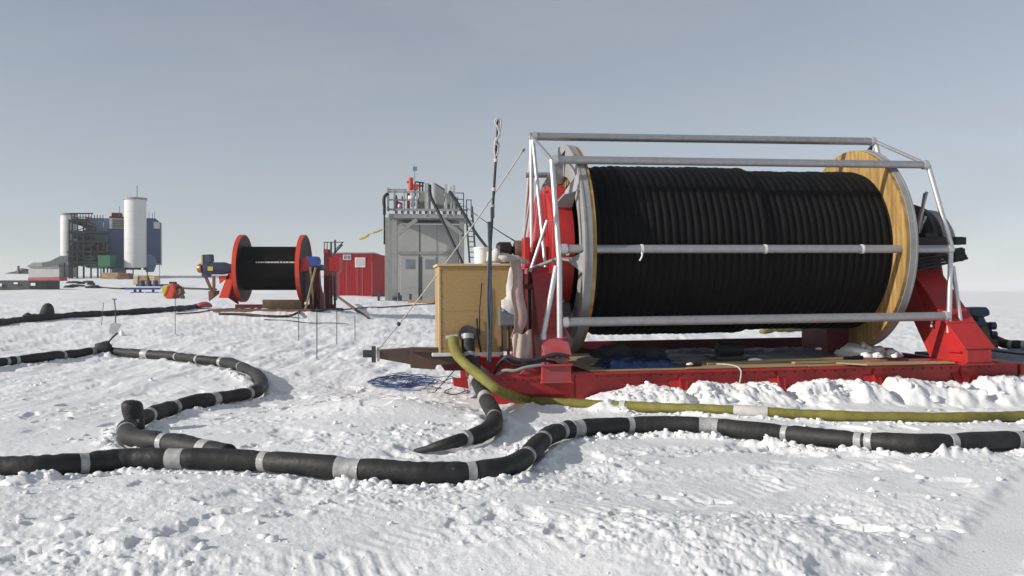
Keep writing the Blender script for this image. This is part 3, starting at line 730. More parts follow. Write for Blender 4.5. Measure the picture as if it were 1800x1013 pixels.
post(apL, shL, .03, 'steel'); post(apR, shR, .03, 'steel')
post(shL, U(983, 455, -1.50), .040); post(U(983, 452, -1.50), U(984, 594, -1.54), .042)
post(shR, U(1673, 436, -1.50), .040)
post(U(1671, 442, -1.50), U(1668, 585, -1.55), .038); post(U(1675, 468, -1.45), U(1690, 578, -1.55), .034)
post(apL, U(935, 470, -.15), .034); post(apL + Vector((.02, .02, 0)), U(921, 418, .85), .030); post(apL + X * .02, U(959, 470, -.75), .030)
post(U(935, 330, -.05), U(921, 420, .55), .022); post(U(962, 388, -.8), U(932, 478, -.75), .026)
post(U(980, 455, -1.5), U(933, 473, -.7), .028, 'steel'); post(U(978, 468, -1.50), U(955, 590, -1.45), .040); post(U(955, 588, -1.45), U(955, 600, -1.45), .05)
part('frame_stub', LB().sweep([U(924, 308, .2), U(966, 308, .2)], .045, 14), 'steel', reel, 40)
post(apR, U(1551, 300, -.2), .040); post(apR, U(1517, 275, .8), .018, 'dark_grey'); post(apR + X * -.04, U(1525, 290, .2), .018, 'dark_grey')
post(U(1629, 338, -1.1), U(1607, 420, -.7), .026, 'steel'); post(U(1626, 340, -.6), U(1612, 425, -.5), .03, 'steel'); post(U(1627, 380, -.6), U(1606, 440, -.4), .022, 'bright_steel')
for p_, r_ in ((apL, .066), (apR, .066), (shL, .060), (shR, .060), (mdL, .062), (mdR, .062), (btL, .068), (btR, .068)):
    o_ = X * (.05 if p_.x < 2 else -.05)
    part('tube_clamp', LB().lathe([(-.035, r_ + .001), (-.035, r_ + .014), (.035, r_ + .014), (.035, r_ + .001)], p_ + o_, X, 18), 'bright_steel', reel, 35)
for px in (1128, 1345, 1515):
    p = U(px, 438, -1.50); part('cable_tie', LB().lathe([(-.018, .06), (-.018, .07), (.018, .07), (.018, .06)], p, X, 16), 'white', reel)
p = U(1128, 444, -1.58); part('loose_tie', LB().sweep(crom([p, p + Vector((.0, -.02, -.05)), p + Vector((-.04, -.02, -.12))], 4), .012, 6), 'white', reel)

# sled under the reel ----------------------------------------------------
BY = 1.70
for sg in (-1, 1):
    g = LB()
    y0, y1 = sorted((sg * (BY - .03), sg * BY))
    g.box((-1.75, y0, -.05), (6.55, y1, .40))                      # web
    y0, y1 = sorted((sg * (BY - .16), sg * (BY + .07)))
    g.box((-1.76, y0, .402), (6.56, y1, .428)); 
    y0, y1 = sorted((sg * (BY - .30), sg * (BY + .10)))
    g.box((-1.76, y0, -.10), (6.56, y1, -.052))
    be = part('sled_beam', g, 'red', reel, bevel=.005)
    for fx in (1.115, 2.62, 4.14, 5.58):
        f = LB().prism([(fx - .16, sg * (BY + .004), .30), (fx + .14, sg * (BY + .004), .30), (fx + .05, sg * (BY + .16), -.02), (fx - .05, sg * (BY + .16), -.02)], (0, -sg * .02, -.015))
        f.prism([(fx - .012, sg * (BY + .004), .38), (fx - .012, sg * (BY + .16), .0), (fx - .012, sg * (BY + .004), -.02)], (.024, 0, 0))
        part('fin', f, 'red', be)
    g = LB().prism([(-.42, sg * (BY + .003), .40), (-.12, sg * (BY + .003), .40), (-.12, sg * (BY + .003), .05), (-.42, sg * (BY + .003), .05)], (0, sg * .02, 0))
    part('web_stiffener', g, 'red', be)
for x in (-1.6, -.6, .9, 2.4, 3.9, 5.4, 6.35):
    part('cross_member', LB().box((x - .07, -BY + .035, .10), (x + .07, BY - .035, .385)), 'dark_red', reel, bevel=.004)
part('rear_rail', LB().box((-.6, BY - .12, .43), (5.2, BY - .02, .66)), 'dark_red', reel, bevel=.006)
# deck of plywood sheets
for i, (xa, xb) in enumerate(((-.2, 1.25), (1.26, 3.10), (3.12, 5.02))):
    part('deck_board', LB().box((xa, -BY + .02, .432 + .004 * (i % 2)), (xb, BY - .16, .452 + .004 * (i % 2))), 'deck_wood', reel, bevel=.003)
part('edge_plank', LB().hexa([(3.9, -1.95, .455), (5.35, -1.9, .45), (5.35, -1.72, .455), (3.6, -1.62, .462), (3.9, -1.95, .478), (5.35, -1.9, .472), (5.35, -1.72, .477), (3.6, -1.62, .484)]), 'deck_wood', reel, bevel=.003)
part('bed_roller', LB().lathe([(2.25, .02), (2.25, .13), (2.65, .13), (2.65, .02)], (0, -.35, .60), X, 24, close=False), 'black', reel, 35)
part('bed_cradle', LB().box((2.1, -.7, .458), (2.8, 0, .52)), 'dark_grey', reel, bevel=.01)
part('counter_box', LB().box((4.35, .0, .458), (5.05, .9, .98)), 'dark_red', reel, bevel=.01)
part('deck_plate', LB().hexa([(4.35, -1.78, .462), (6.3, -1.85, .462), (6.3, -1.25, .462), (4.0, -1.15, .462), (4.35, -1.78, .475), (6.3, -1.85, .475), (6.3, -1.25, .475), (4.0, -1.15, .475)]), 'red', reel, bevel=.003)
# drawbar at the left end
g = LB()
ly = -1.25
def quad(pts, ly, th): return [Vector((*(U(x, y, ly).xz),)) for x, y in pts]
def slab(mb, pts, ly, th): return mb.prism([U(x, y, ly) for x, y in pts], (0, th, 0))
slab(g, [(662, 616), (722, 612), (722, 641), (662, 630)], -1.22, .16)
bar_ = part('drawbar', g, 'brown_steel', reel, bevel=.006)
g = LB(); slab(g, [(722, 612), (800, 613), (800, 640), (768, 642), (764, 650), (722, 647)], -1.26, .26)
g.bar(U(722, 617, -1.29), U(800, 618, -1.29), .05, .03); part('drawbar_plate', g, 'brown_steel', bar_, bevel=.006)
part('drawbar_pin', LB().tube(U(638, 622, -1.14), U(656, 622, -1.14), .055, 14), 'dark_grey', bar_, 35)
part('drawbar_collar', LB().lathe([(-.03, .05), (-.03, .12), (.03, .12), (.03, .05)], U(657, 623, -1.14), X, 18), 'dark_grey', bar_, 35)
part('drawbar_strap', LB().lathe([(-.018, .05), (-.018, .10), (.018, .10), (.018, .05)], U(665, 623, -1.14), X, 18), 'cloth', bar_, 35)
g = LB(); slab(g, [(764, 622), (845, 622), (845, 652), (782, 652)], -1.05, .8); part('tongue_beam', g, 'dark_red', reel, bevel=.01)
g = LB(); slab(g, [(848, 662), (1003, 660), (1003, 694), (868, 692)], -1.78, .07); part('side_skirt', g, 'red', reel, bevel=.006)
g = LB(); slab(g, [(908, 662), (930, 645), (952, 642), (958, 642), (960, 664)], -1.70, .05); part('lifting_lug', g, 'faded_red', reel, bevel=.006)
p, q = U(953, 673, -1.86), U(1004, 641, -1.86)
g = LB().box((p.x, -1.86, p.z), (q.x, -1.74, q.z)); g.box((p.x - .02, -1.90, q.z - .02), (q.x + .02, -1.74, q.z + .004)); g.box((p.x - .015, -1.89, p.z - .012), (q.x + .015, -1.74, p.z + .01))
part('toe_box', g, 'faded_red', reel, bevel=.006)
c = U(984, 630, -1.80); part('dark_hole_disc', LB().lathe([(-.01, .02), (-.01, .07), (.01, .07), (.01, .02)], c, (0, 1, 0), 18), 'dark_grey', reel, 35)  # flat dark disc painting the shade of a hole in the foot
g = LB()
for px in range(880, 1000, 13):
    c = U(px, 668, -1.80); g.box((c.x - .014, -1.80, c.z - .014), (c.x + .014, -1.779, c.z + .014))
part('bolt_row', g, 'dark_red', reel)
g = LB()
for k in range(40):
    x = -.1 + k * .158; g.box((x - .012, -BY - .012, .355), (x + .012, -BY - .001, .379))
part('rivet_row', g, 'dark_red', reel)
g = LB(); slab(g, [(796, 665), (822, 667), (824, 684), (798, 679)], -1.55, .12); part('skid_end', g, 'red', reel, bevel=.006)

def RW(p): return MR @ Vector(p)
class RB(MB):
    """builder in reel coordinates, written out in world space"""
    def done(s):
        w = MB(); w.v = [tuple(MR @ Vector(v)) for v in s.v]; w.f = s.f; return w
# things lying on the deck -----------------------------------------------
def sheet(x0, x1, y0, y1, z, amp, nx, ny, seed, th=.012):
    xs = np.linspace(x0, x1, nx); ys = np.linspace(y0, y1, ny); Xg, Yg = np.meshgrid(xs, ys)
    e = np.minimum(np.minimum((Xg - x0) / (x1 - x0), (x1 - Xg) / (x1 - x0)) * 6, np.minimum((Yg - y0) / (y1 - y0), (y1 - Yg) / (y1 - y0)) * 3); e = np.clip(e, 0, 1)
    Z = z + (amp * (0.5 + billow(Xg * 2.2, Yg * 3, seed, 3) * .5 + .25)).clip(0.005) * e + .004
    Xg = Xg + .10 * fbm(Xg, Yg * 1.5, seed + 3, 2); Yg = Yg + .10 * fbm(Xg * 1.3 + 7, Yg, seed + 4, 2)
    vs = [(a, b, c) for a, b, c in zip(Xg.ravel(), Yg.ravel(), Z.ravel())]
    fs = [(j * nx + i, j * nx + i + 1, (j + 1) * nx + i + 1, (j + 1) * nx + i) for j in range(ny - 1) for i in range(nx - 1)]
    return vs, fs
vs, fs = sheet(.9, 5.0, -.55, 1.45, .458, .10, 70, 40, 21)
o = solo('ground_tarp', 'rumpled grey blue tarp spread on the sled deck beneath the black drum', 'tarp', RB().add(vs, fs).done(), 'grey_tarp', RW((3, .4, .46)), smooth='all')
so = o.modifiers.new('t', 'SOLIDIFY'); so.thickness = .008
vs, fs = sheet(.05, 1.35, -1.55, -.75, .458, .16, 40, 30, 25)
o = solo('tarp_bundle', 'crumpled dark blue plastic tarp at the left end of the sled deck', 'tarp', RB().add(vs, fs).done(), 'blue_plastic', RW((.7, -1.1, .46)), smooth='all')
o.modifiers.new('t', 'SOLIDIFY').thickness = .008
m = RB(); m.blob((.40, -.6, .60), (.32, .30, .16), 12, .22, 3, True); m.blob((1.0, -.55, .56), (.3, .3, .14), 13, .2, 3, True)
solo('sack', 'black rubber bag slumped beside the left flange on the deck', 'bag', m.done(), 'charcoal', RW((.6, -.6, .5)), smooth='all')
rr = random.Random(4)
for i, (a, b, w, lab) in enumerate((((1.7, -1.25, .475), (4.6, -1.0, .475), .14, 'longest plank lying across the middle of the plywood deck'), ((3.0, -1.45, .475), (4.9, -1.38, .475), .10, 'narrow plank nearest the front edge of the plywood deck'), ((2.6, -.85, .475), (5.1, -.78, .475), .12, 'weathered plank lying behind the others near the grey tarp'))):
    solo('plank', lab, 'plank', RB().bar(a, b, w, .03).done(), 'deck_wood', RW(a), 'planks on the sled deck', bevel=.004)
for i, (a, b, lab) in enumerate((((1.1, -1.5, .48), (1.55, -1.42, .48), 'black handled tool lying on the left part of the deck'), ((3.95, -1.22, .51), (4.25, -1.25, .51), 'short dark tool on the planks left of the right hand tool'), ((4.45, -1.4, .50), (4.85, -1.50, .48), 'larger dark tool on the planks near the red right foot'))):
    m = RB().sweep([a, Vector(a).lerp(Vector(b), .5), Vector(b)], [.02, .028, .035], 8)
    solo('hand_tool', lab, 'tool', m.done(), 'black', RW(a), 'tools on the sled deck', smooth=40)
m = RB().sweep(crom([(1.85, -1.3, .47), (1.95, -1.5, .475), (2.0, -1.72, .46), (2.02, -1.80, .38), (1.98, -1.80, .18)], 5), .012, 6)
solo('cord', 'thin tan cord hanging over the front edge of the red sled', 'cord', m.done(), 'rope_pale', RW((2, -1.7, .45)), smooth='all')
for i, (x, y, lab) in enumerate(((1.35, -1.5, 'small white lump on the left part of the plywood deck'), (2.6, -1.0, 'small white scrap in the middle of the plywood deck'), (3.9, -.55, 'pale block standing on the grey tarp'))):
    m = RB().blob((x, y, .492 + (.11 if i == 2 else 0)), (.05 if i != 1 else .14, .04, .03), 40 + i, .25, 2, True)
    solo('scrap', lab, 'scrap', m.done(), 'white', RW((x, y, .48)), smooth='all')
m = RB(); rr = random.Random(19)
m.blob((4.75, -.35, .50), (.36, .40, .16), 55, .4, 3, True)
for k in range(26):
    a_ = rr.uniform(0, 6.28); q_ = rr.random() ** .6; sz = rr.uniform(.05, .13)
    m.blob((4.75 + .5 * q_ * math.cos(a_), -.45 + .55 * q_ * math.sin(a_), .47 + .16 * (1 - q_)), (sz, sz, sz * .8), 300 + k, .4, 2, True)
solo('snow_heap', 'heap of white snow against the foot of the right hand flange', 'snow heap', m.done(), 'snow_clod', RW((5, -.5, .47)), smooth='all')

# ------------------------------------------------------------------ crate and what is round it
cz0, cz1 = U(838, 619, -1.35).z, U(838, 468, -1.35).z
cx0, cx1 = U(771, 540, -1.35).x, U(908, 540, -1.35).x
cr = thing('plywood_crate', 'tall plywood crate with pale timber edges on the drawbar of the sled', 'crate', RW((cx0, -1.35, cz0)), SA)
def rp(name, mb, m, parent, **k): return part(name, mb.done(), m, parent, **k)
rp('panel', RB().box((cx0 + .03, -1.348, cz0), (cx1 - .02, -1.33, cz1)), 'ply', cr)
rp('panel', RB().box((cx0 + .005, -1.30, cz0), (cx0 + .022, -.45, cz1)), 'ply', cr)
rp('panel', RB().box((cx1 - .022, -1.30, cz0), (cx1 - .005, -.45, cz1)), 'ply', cr)
rp('panel', RB().box((cx0 + .03, -.44, cz0), (cx1 - .02, -.42, cz1)), 'ply', cr)
for (a, b) in (((cx0, -1.355, cz0), (cx0 + .03, -1.305, cz1)), ((cx1 - .02, -1.355, cz0), (cx1 + .01, -1.305, cz1))): rp('corner_post', RB().box(a, b), 'pale_wood', cr, bevel=.004)
rp('lid', RB().box((cx0 - .02, -1.38, cz1 + .002), (cx1 + .02, -.40, cz1 + .035)), 'pale_wood', cr, bevel=.004)
rp('base_board', RB().box((cx0 - .10, -1.40, cz0 - .05), (cx1 - .2, -.40, cz0 - .002)), 'white', cr, bevel=.006)
rp('seam_batten', RB().box((cx0 + .04, -1.352, cz0 + .30), (cx1 - .03, -1.347, cz0 + .306)), 'deck_wood', cr)
rp('seam_batten', RB().box((cx0 + .04, -1.353, cz0 + .60), (cx0 + .75, -1.347, cz0 + .604)), 'pale_wood', cr)
m = RB()
for k in range(7):
    z_ = cz0 + .06 + k * (cz1 - cz0 - .12) / 6
    for x_ in (cx0 + .05, cx1 - .05): m.box((x_ - .007, -1.3535, z_ - .007), (x_ + .007, -1.3485, z_ + .007))
rp('screw_row', m, 'dark_grey', cr)
rp('pipe_flange', RB().lathe([(-.03, .02), (-.03, .13), (.02, .13), (.02, .02)], U(822, 588, -1.38), (0, 1, 0), 20, close=False), 'dark_grey', cr, smooth=35)
top = cz1 + .036
p = U(848, 462, -1.0)
bk = thing('bucket', 'white plastic bucket standing on top of the plywood crate', 'bucket', RW((p.x, -1.0, top)))
rp('body', RB().lathe([(0, .01), (0, .115), (.24, .125), (.25, .118), (.25, .01)], (p.x, -1.0, top), (0, 0, 1), 28, close=False), 'white', bk, smooth=35)
rp('rim', RB().lathe([(.225, .126), (.225, .136), (.248, .136), (.248, .126)], (p.x, -1.0, top), (0, 0, 1), 28), 'white', bk, smooth=35)
m = RB(); x1 = U(885, 460, -1.0).x
m.blob((x1, -1.05, top + .05), (.25, .16, .10), 71, .3, 3, True); m.blob((x1 - .16, -1.12, top + .08), (.10, .10, .14), 72, .3, 3, True); m.blob((x1 + .18, -1.0, top + .03), (.2, .15, .06), 73, .3, 3, True)
solo('tarp_roll', 'crumpled white sheet heaped on the crate beside the bucket', 'sheet', m.done(), 'cloth', RW((x1, -1.05, top)), smooth='all')
# plywood strips and gear at the crate's right
m = RB(); m.blob((U(898, 520, -1.2).x, -1.42, U(898, 515, -1.42).z), (.10, .07, .34), 75, .18, 3)
m.blob((U(893, 548, -1.2).x, -1.42, U(893, 540, -1.42).z), (.13, .07, .16), 76, .18, 3)
solo('sack', 'pale grey sack hanging at the right edge of the plywood crate', 'sack', m.done(), 'cloth', RW((U(898, 560, -1.2).x, -1.42, U(898, 560, -1.42).z)), smooth='all')
a, b = U(905, 458, -1.5), U(916, 560, -1.5)
m = RB().sweep(crom([a, a.lerp(b, .25) + Vector((.02, 0, 0)), a.lerp(b, .6) + Vector((-.02, 0, 0)), b, U(905, 598, -1.5)], 5), [.07] + [.075] * 8 + [.09] * 8 + [.07] * 4, 14)
solo('canvas_duct', 'dusty pink canvas duct hanging beside the red reel stand', 'duct', m.done(), 'pink_cloth', RW(b), smooth='all')
gb = thing('control_box', 'grey steel control box fixed low between the crate and the red stand', 'control box', RW(U(890, 575, -1.45)))
p, q = U(878, 574, -1.46), U(907, 540, -1.46)
rp('body', RB().box((p.x, -1.46, p.z), (q.x, -1.25, q.z)), 'box_grey', gb, bevel=.012)
rp('door', RB().box((p.x + .02, -1.472, p.z + .02), (q.x - .02, -1.461, q.z - .02)), 'box_grey', gb, bevel=.004)
rp('latch', RB().box((p.x + .03, -1.49, q.z - .06), (p.x + .06, -1.473, q.z - .03)), 'bright_steel', gb)
for px in (881, 893, 903): rp('leg', RB().tube(U(px, 575, -1.35), U(px + 1, 640, -1.35), .022, 10), 'brown_steel', gb)
m = RB()
k = [U(900, 590, -1.55), U(934, 580, -1.45), U(936, 636, -1.58), U(902, 634, -1.72)]
vs = []
for j in range(15):
    for i in range(15):
        u, v = i / 14, j / 14; p = k[0].lerp(k[1], u).lerp(k[3].lerp(k[2], u), v)
        vs.append(p + Vector((0, -.09 * math.sin(u * 3.14) - .025 * math.sin(u * 17 + v * 3), .02 * math.sin(u * 9))))
m.add(vs, [(j * 15 + i, j * 15 + i + 1, (j + 1) * 15 + i + 1, (j + 1) * 15 + i) for j in range(14) for i in range(14)])
o = solo('canvas_flap', 'beige canvas flap draped below the pink duct onto the red sled', 'canvas', m.done(), 'beige_cloth', RW(k[3]), smooth='all'); o.modifiers.new('t', 'SOLIDIFY').thickness = .01
# cables over the left sled end
for i, (pts, r, lab) in enumerate((([(872, 648, -1.6), (890, 628, -1.7), (915, 634, -1.78), (945, 632, -1.8), (975, 623, -1.8), (1000, 627, -1.8)], .028, 'thick dark cable looping over the red foot of the left stand'),
                                   ([(868, 660, -1.6), (876, 640, -1.65), (888, 632, -1.7), (905, 642, -1.75), (930, 640, -1.78), (955, 634, -1.8), (985, 640, -1.7)], .020, 'thinner dark cable drooping behind the thick one at the left stand'),
                                   ([(864, 668, -1.7), (885, 652, -1.75), (905, 652, -1.8), (925, 646, -1.8), (958, 641, -1.8)], .024, 'pale ended grey hose lying on the left end of the red sled'))):
    solo('cable', lab, 'cable', RB().sweep(crom([U(*p) for p in pts], 6), r, 8).done(), ('rope_dark', 'black', 'grey_paint')[i], RW(U(*pts[2])), 'cables on the left sled end', smooth='all')
# whip pole
pl = thing('antenna_pole', 'thin dark pole leaning upright before the crate with a coiled cable at its top', 'pole', RW(U(862, 640, -1.62)))
rp('shaft', RB().sweep([U(861, 640, -1.62), U(862, 430, -1.6), U(872, 275, -1.6), U(875, 212, -1.6)], [.022, .022, .018, .012], 10), 'rope_dark', pl, smooth='all')
m = RB(); c = [U(x, y, -1.62) for x, y in ((871, 278), (869, 262), (872, 248), (878, 238), (875, 224), (870, 214), (874, 209), (880, 212), (880, 222), (876, 240), (870, 250), (876, 258), (873, 275))]
m.sweep(crom(c, 5), .013, 8); c = [U(x, y, -1.58) for x, y in ((874, 272), (877, 255), (872, 246), (877, 228), (872, 218), (876, 210), (879, 220), (874, 238), (868, 255))]
m.sweep(crom(c, 5), .010, 8); rp('cable_coil', m, 'rope_pale', pl, smooth='all')
for y, mm in ((282, 'cloth'), (333, 'cloth'), (363, 'grey_paint')):
    x = 872 - (y - 275) * .065; rp('tape_wrap', RB().sweep([U(x, y - 3, -1.6), U(x, y + 3, -1.6)], .028, 10), mm, pl)
rp('clamp', RB().box(tuple(U(863, 383, -1.64)), tuple(U(868, 365, -1.57))), 'dark_grey', pl, bevel=.005)
m = RB(); 
for dx, ph in ((-2.2, 0), (1.5, 1.3), (3.2, 2.2)): m.sweep(crom([U(860 + dx * (1 if y > 440 else .4) + 0.9 * math.sin(y * .045 + ph), y, -1.64) for y in range(390, 650, 25)], 3), .015, 6)
rp('cable_bundle', m, 'cable_blue', pl, smooth='all')
# drip wires against the crate
for i, (a, b, lab) in enumerate((((847, 498), (843, 590), 'thin black wire running down the right part of the plywood crate'), ((838, 560), (846, 622), 'thicker black wire hanging low on the plywood crate'))):
    solo('wire', lab, 'wire', RB().sweep([U(*a, -1.38), U((a[0] + b[0]) / 2 - 2, (a[1] + b[1]) / 2, -1.39), U(*b, -1.38)], .008 + .005 * i, 6).done(), 'black', RW(U(*b, -1.38)), smooth='all')
# guy rope from frame to drawbar tip
a, b = RW(U(921, 262, -.3)), RW(U(664, 616, -1.14))
m = MB(); n = 30; pts = [a.lerp(b, i / n) - Vector((0, 0, .10 * math.sin(math.pi * i / n))) for i in range(n + 1)]
rope = thing('guy_rope', 'pale rope stretched from the frame top down to the drawbar tip', 'rope', b)
part('strap', MB().sweep(pts[:14], .0125, 8), 'rope_pale', rope, 'all'); part('line', MB().sweep(pts[13:], .010, 8), 'rope_pale', rope, 'all')
part('buckle', MB().bar(pts[0], pts[0] + (pts[1] - pts[0]) * .35, .05, .04), 'grey_paint', rope); part('knot', MB().blob(tuple(pts[26]), (.03, .03, .03), 2, .2), 'rope_dark', rope, 'all')

# right-hand neighbour: second red sled with tarp, blue pump on a carton ---------------------------------
sl = thing('cargo_sled', 'second red sled with a grey tarp cover at the right edge', 'sled', RW((6.75, -1.2, 0)), SA)
rp('beam', RB().box((6.62, -1.68, -.05), (9.6, -1.60, .40)), 'red', sl, bevel=.006)
rp('beam', RB().box((6.62, .9, -.05), (9.6, .98, .40)), 'red', sl, bevel=.006)
rp('top_flange', RB().box((6.62, -1.72, .402), (9.6, -1.56, .42)), 'grey_paint', sl, bevel=.004)
rp('bed', RB().box((6.63, -1.59, .33), (9.6, .89, .37)), 'dark_grey', sl)
vs, fs = sheet(6.55, 9.5, -1.4, .85, .40, .12, 50, 40, 61)
o = solo('ground_tarp', 'smooth grey tarp stretched over the second red sled at right', 'tarp', RB().add(vs, fs).done(), 'grey_tarp', RW((8, -.2, .42)), smooth='all'); o.modifiers.new('t', 'SOLIDIFY').thickness = .008
m = RB().sweep(crom([(6.7, -.75, .56), (7.1, -1.15, .50), (7.6, -1.2, .52), (8.1, -.9, .56), (8.5, -.5, .56)], 6), .016, 6)
solo('cord', 'thin dark cord curving over the grey tarp at the right edge', 'cord', m.done(), 'black', RW((7.6, -1.2, .5)), smooth='all')
D2 = 15.2
def wbox(px0, py0, px1, py1, d, th): 
    a, b = W(px0, py1, d), W(px1, py0, d); return MB().box((a.x, d, a.z), (b.x, d + th, b.z))
pal = solo('timber_block', 'reddish timber block under the cardboard carton at right', 'timber', wbox(1716, 598, 1755, 612, D2, .6), 'rust_brown', W(1735, 612, D2), bevel=.01)
ct = solo('carton', 'olive brown cardboard carton leaning beneath the blue pump', 'carton', MB().prism([W(1697, 586, D2), W(1735, 573, D2), W(1744, 599, D2), W(1708, 605, D2)], (0, .45, 0)), 'olive', W(1720, 600, D2), bevel=.008)
pu = thing('pump', 'dark blue pump with angular hood standing on the carton right of the big reel', 'pump', W(1725, 598, D2 + .3))
d = D2 + .1
part('hood', MB().prism([W(1703, 553, d), W(1709, 541, d), W(1735, 540, d), W(1740, 546, d), W(1741, 554, d), W(1728, 559, d), W(1718, 558, d)], (0, .4, 0)), 'blue_dark', pu, bevel=.02)
part('body', MB().prism([W(1697, 579, d), W(1706, 555, d), W(1711, 556, d), W(1712, 565, d), W(1719, 565, d), W(1720, 557, d), W(1730, 557, d), W(1734, 566, d), W(1744, 568, d), W(1746, 596, d), W(1738, 592, d), W(1733, 573, d)], (0, .35, 0)), 'blue_dark', pu, bevel=.015)
part('knob', MB().lathe([(-.05, .01), (-.05, .06), (.05, .06), (.05, .01)], W(1746, 588, d), (1, 0, 0), 16, close=False), 'blue_dark', pu, 35); part('knob', MB().lathe([(-.05, .01), (-.05, .07), (.05, .07), (.05, .01)], W(1744, 573, d), (1, 0, 0), 16, close=False), 'blue_dark', pu, 35)
P = crom([W(1750, 598, 15.5), W(1768, 605, 15.2), W(1785, 606, 15.0), W(1805, 607, 14.9), W(1860, 612, 14.6), W(1960, 640, 14)], 6)
insulated_hose('insulated_hose', 'black insulated hose end reaching out at the right edge behind the red sled', 'hose', P, .085, [(1778, 606, .06), (1800, 607, .06)], 8)
# yellow hose behind the reel
P = [hit(x, y, .06) for x, y in ((1340, 583), (1375, 580), (1410, 578), (1445, 578), (1520, 582))]
solo('yellow_hose', 'flat yellow hose seen through the gap beneath the black drum', 'hose', MB().sweep(crom(P, 6), .13, 10, sq=.6), 'yellow_hose', P[2], smooth='all')

# blue rope tangle on the snow -------------------------------------------------------------
rr = random.Random(12)
def tangle(cx, cy, rx, ry, n, r, seed, rot=0):
    g = random.Random(seed); m = MB()
    for k in range(n):
        pts = []; ph = g.uniform(0, 6.28); a0 = g.uniform(.25, .9); b0 = g.uniform(.15, .8); ox, oy = g.uniform(-.45, .45), g.uniform(-.5, .5)
        for i in range(26):
            t = ph + i / 25 * 6.0
            x = (ox + a0 * math.cos(t) + .1 * math.sin(3 * t + ph)) * rx; y = (oy + b0 * math.sin(t) + .1 * math.cos(2 * t + ph)) * ry
            xx, yy = cx + x, cy + y; pts.append((xx, yy, gfull(xx, yy) + r + .012 * g.random() + .015))
        m.sweep(crom(pts, 3), r, 6)
    return m
p = hit(710, 678)
solo('rope_tangle', 'tangled blue rope lying on the snow below the drawbar', 'rope', tangle(p.x, p.y, .62, 1.05, 9, .008, 3), 'rope_blue', p, smooth='all')
solo('rope_tangle', 'loose dark line straggling among the blue rope below the drawbar', 'rope', tangle(p.x + .1, p.y, .68, 1.2, 4, .006, 9), 'rope_dark', p, smooth='all')
a = RW(U(800, 650, -1.2)); q = hit(764, 690); solo('wire', 'thin dark line slanting from the sled end down to the rope tangle', 'wire', MB().sweep([a, q, q + Vector((-.1, -.1, .02))], .008, 6), 'rope_dark', q)
p = hit(800, 690); m = MB(); pts = []
for i in range(24):
    t = i / 23 * 5; x, y = p.x + .16 * math.cos(t + 2), p.y + .35 * math.sin(t + 2); pts.append((x, y, gfull(x, y) + .02))
solo('wire', 'curled thin black line on the snow right of the rope tangle', 'wire', m.sweep(crom(pts, 2), .008, 6), 'black', p)

# ------------------------------------------------------------------ small cable reel
d0 = 36.0
base = onground(480, d0); gb0 = base.z
sr = thing('cable_reel', 'smaller black cable reel with orange red flange rims and a blue motor', 'cable reel', base)
ang = 0.035; AX = Vector((math.cos(ang), math.sin(ang), 0))
cL = W(428, 472, d0); cR = cL + AX * 2.55
def frame_flange(c, nm='reel_flange'):
    f = part(nm, MB().lathe([(-.05, .2), (-.05, 1.36), (.06, 1.36), (.06, .2)], c, AX, 64), 'black', sr, 35)
    part('rim', MB().lathe([(-.10, 1.30), (-.10, 1.42), (.07, 1.42), (.07, 1.37), (.062, 1.37), (.062, 1.361), (-.052, 1.361), (-.052, 1.30)], c, AX, 64), 'orange_red', f, 35)
    part('back_plate', MB().lathe([(-.085, .2), (-.085, 1.299), (-.055, 1.299), (-.055, .2)], c, AX, 48), 'orange_red', f, 35)
frame_flange(cL); frame_flange(cR)
m = MB(); prof = []
for i in range(0, 240): prof.append((.07 + i / 240 * 2.42, .90 + .02 * abs(math.sin(i * math.pi / 4))))
dm = part('wound_cable', m.lathe(prof, cL, AX, 72, close=False), 'wound', sr, 'all')
m = MB(); rr = random.Random(3); xx = .75
while xx < 2.40:
    w = rr.uniform(.03, .12)
    c = cL + AX * xx + Vector((.9235 * math.sin(ang), -.9235 * math.cos(.25), .9235 * math.sin(.25)))
    m.bar(c, c + AX * w, .006, .06 if xx > 1.4 else .05, (0, -.25, 1)); xx += w + rr.uniform(.02, .05)
part('printed_line', m, 'white', sr)
part('axle', MB().disc(cL, AX, .09, -.75, 3.45, 20), 'dark_grey', sr, 35)
# sled under it
m = MB(); zb = W(480, 546, d0 - 1.4).z
m.box((W(395, 0, d0).x, d0 - 1.45, zb - .06), (W(560, 0, d0).x, d0 - 1.35, zb + .05)); 
part('sled_beam', m, 'rust_brown', sr)
part('sled_beam', MB().box((W(395, 0, d0).x, d0 + 1.35, zb - .1), (W(578, 0, d0).x, d0 + 1.45, zb + .2)), 'dark_red', sr)
part('sled_deck', MB().box((W(385, 0, d0).x, d0 - 1.34, zb + .0), (W(578, 0, d0).x, d0 + 1.34, zb + .04)), 'charcoal', sr)  # deck coloured charcoal to stand in for the shadow under the reel
part('cross_timber', MB().box((W(465, 0, d0).x, d0 - .3, zb + .052), (W(533, 0, d0).x, d0 + .2, zb + .42)), 'tan', sr)
